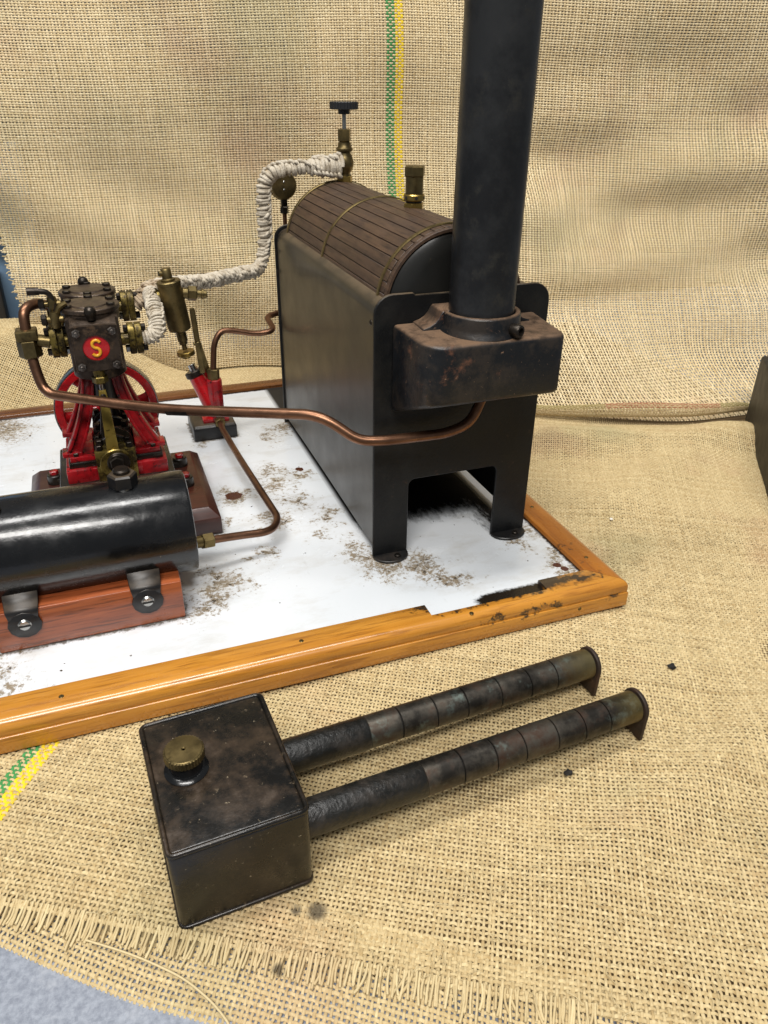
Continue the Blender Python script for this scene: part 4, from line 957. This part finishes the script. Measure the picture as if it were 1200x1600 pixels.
# ------------------------------------------------------------------ spirit burner in the foreground
bu = thing('spirit_burner', (-90, -150, -16), 'black tin spirit burner with two slotted tubes lying before the board', 'burner')
RB = Matrix.Translation(Vector((-113.3, -147.2, -16))) @ Matrix.Rotation(R(3.2), 4, 'Z')
def LB(p): return RB @ V3(p)
hx, hy, hh = 24.6, 32., 39.6
vs = [(-hx, -hy, .4), (hx, -hy, .4), (hx, hy, .4), (-hx, hy, .4), (-hx, -hy, hh), (hx, -hy, hh), (hx, hy, hh), (-hx, hy, hh)]
vs, fs = bevelled(vs, [(3, 2, 1, 0), (4, 5, 6, 7), (0, 1, 5, 4), (1, 2, 6, 5), (2, 3, 7, 6), (3, 0, 4, 7)], 2.4, 4)
tb = MB().at(RB).add(vs, fs).build('tank', 'soot_tin', bu, 35)
def rim(z, r, off, mat='soot_tin'):
    q = []
    for sx_, sy_, a_ in ((1, 1, 0), (-1, 1, 90), (-1, -1, 180), (1, -1, 270)):
        for k in range(5): a = R(a_+90*k/4); q.append((sx_*(hx-3)+(3+off)*math.cos(a), sy_*(hy-3)+(3+off)*math.sin(a), z+.25*math.sin(7*(sx_*hx+k))))
    q.append(q[0]); q.append(q[1])
    return MB().at(RB).tube(q, r, 8, caps=False).build('seam', mat, tb, 60)
rim(hh-.2, 1.05, -.5); rim(.9, .9, -.2)
capc = LB((-11.4, 3.2, hh))
fc = MB().lathe(capc, (0, 0, 1), [(0, -.2), (8.0, -.2), (8.2, .6), (7.2, 1.6), (6.2, 1.8), (5.9, 2.4), (5.9, 7.0), (0, 7.0)], 36).build('filler_neck', 'gloss_black', tb)
pk = [((7.3+(.22 if k % 2 else -.15))*math.cos(2*math.pi*k/72), (7.3+(.22 if k % 2 else -.15))*math.sin(2*math.pi*k/72)) for k in range(72)]
MB().prism(pk, capc+Vector((0, 0, 6.8)), (1, 0, 0), (0, 1, 0), (0, 0, 3.4), .25, 1, 60).lathe(capc+Vector((0, 0, 10.1)), (0, 0, 1), [(7.0, 0), (6.6, .35), (.9, .55), (.5, .1), (0, .1)], 36).build('filler_cap', 'brass', tb, 30)
TRB = 7.1
def burner_tube(yl, L, x_black, segs, lab):
    a = LB((hx-.5, yl, 16.6)); b = LB((L, yl, 16.0)); d = (b-a).normalized(); Lt = (b-a).length
    tu = MB().cyl(a, b, TRB-1.0, seg=32, bev=.1).build('burner_tube', 'soot_and_hole_shade', bu)
    tu['label'] = lab
    sl = MB().lathe(a, d, [(TRB-1.2, 0), (TRB+.25, 0), (TRB+.25, x_black-.5), (TRB-.05, x_black), (TRB-1.2, x_black)], 40).build('sleeve', 'pitted', tu)
    x0 = x_black+.1; n = len(segs); tot = sum(segs); sc = (Lt-x0)/tot
    for k, w in enumerate(segs):
        x1 = x0+w*sc
        wp = lambda u: TRB+random.gauss(0, .05)
        MB().lathe(a+d*x0, d, [(TRB-1.3, 0), (TRB-.25, 0), (TRB, .25), (wp(0), (x1-x0)*.5), (TRB, x1-x0-.75), (TRB-.25, x1-x0-.5), (TRB-1.3, x1-x0-.5)], 40).build('slotted_ring', 'tube', tu)
        x0 = x1
    # end plate with its foot
    x_, y_ = Vector((-d.y, d.x, 0)).normalized(), Vector((0, 0, 1))
    zc = b.z
    shp = [(8.0*math.cos(R(q)), 8.0*math.sin(R(q))) for q in range(0, 181, 12)]+[(-7.4, -(zc+15.4)), (6.4, -(zc+15.4))]
    MB().prism(shp, b+d*.1, x_, y_, d*1.9, .35, 2, 30).build('end_plate', 'rusty', tu)
M['pitted'] = worn('pitted black tube paint', hexc('141412'), [(hexc('2c2824'), 90, .5, .62), (hexc('8a8478'), 330, .66, .74)], (.25, .5), 120, bump=(420, .5, .001))
M['rusty'] = worn('rusty end plate', hexc('30261f'), [(hexc('4b3226'), 60, .45, .65), (hexc('6a5a45'), 260, .62, .75)], (.5, .75), 90, metal=.3, bump=(260, .3, .0006))
burner_tube(15.0, 182.0, 41, [19, 21, 19, 22, 20, 18, 27], 'farther of the two slotted tubes')
burner_tube(-17.0, 183.5, 52, [24, 22, 20, 23, 20, 19, 25], 'nearer of the two slotted tubes')

# ------------------------------------------------------------------ crumbs
def crumb(name, p, r, mat, label):
    mb = MB(); g = random.Random(int(p[0]*7+p[1])); vs = []; 
    bm = bmesh.new(); bmesh.ops.create_icosphere(bm, subdivisions=2, radius=1)
    for v in bm.verts: v.co = v.co*(1+g.uniform(-.35, .35))
    bm.verts.index_update()
    mb.add([(p[0]+v.co.x*r, p[1]+v.co.y*r*.8, p[2]+v.co.z*r*.55) for v in bm.verts], [[v.index for v in f.verts] for f in bm.faces]); bm.free()
    return tag(mb.build(name, mat, None, 20), label, 'crumb')
def gzz(x, y): return float(gz(np.array(float(x)), np.array(float(y))))
crumb('soot_crumb', (118.3, -125, gzz(118, -125)+1.6), 2.3, 'soot_and_hole_shade', 'black crumb on the burlap right of the burner tube ends')
crumb('soot_crumb', (31.5, -165.5, gzz(31, -165)+1.6), 1.9, 'soot_and_hole_shade', 'black crumb on the burlap just in front of the nearer burner tube')
M['pale'] = worn('pale flake', hexc('e2ddd0'), (), (.6, .7))
crumb('paint_flake', (178, 13, gzz(178, 13)+1.6), 1.2, 'pale', 'tiny white flake on the burlap beyond the board corner')
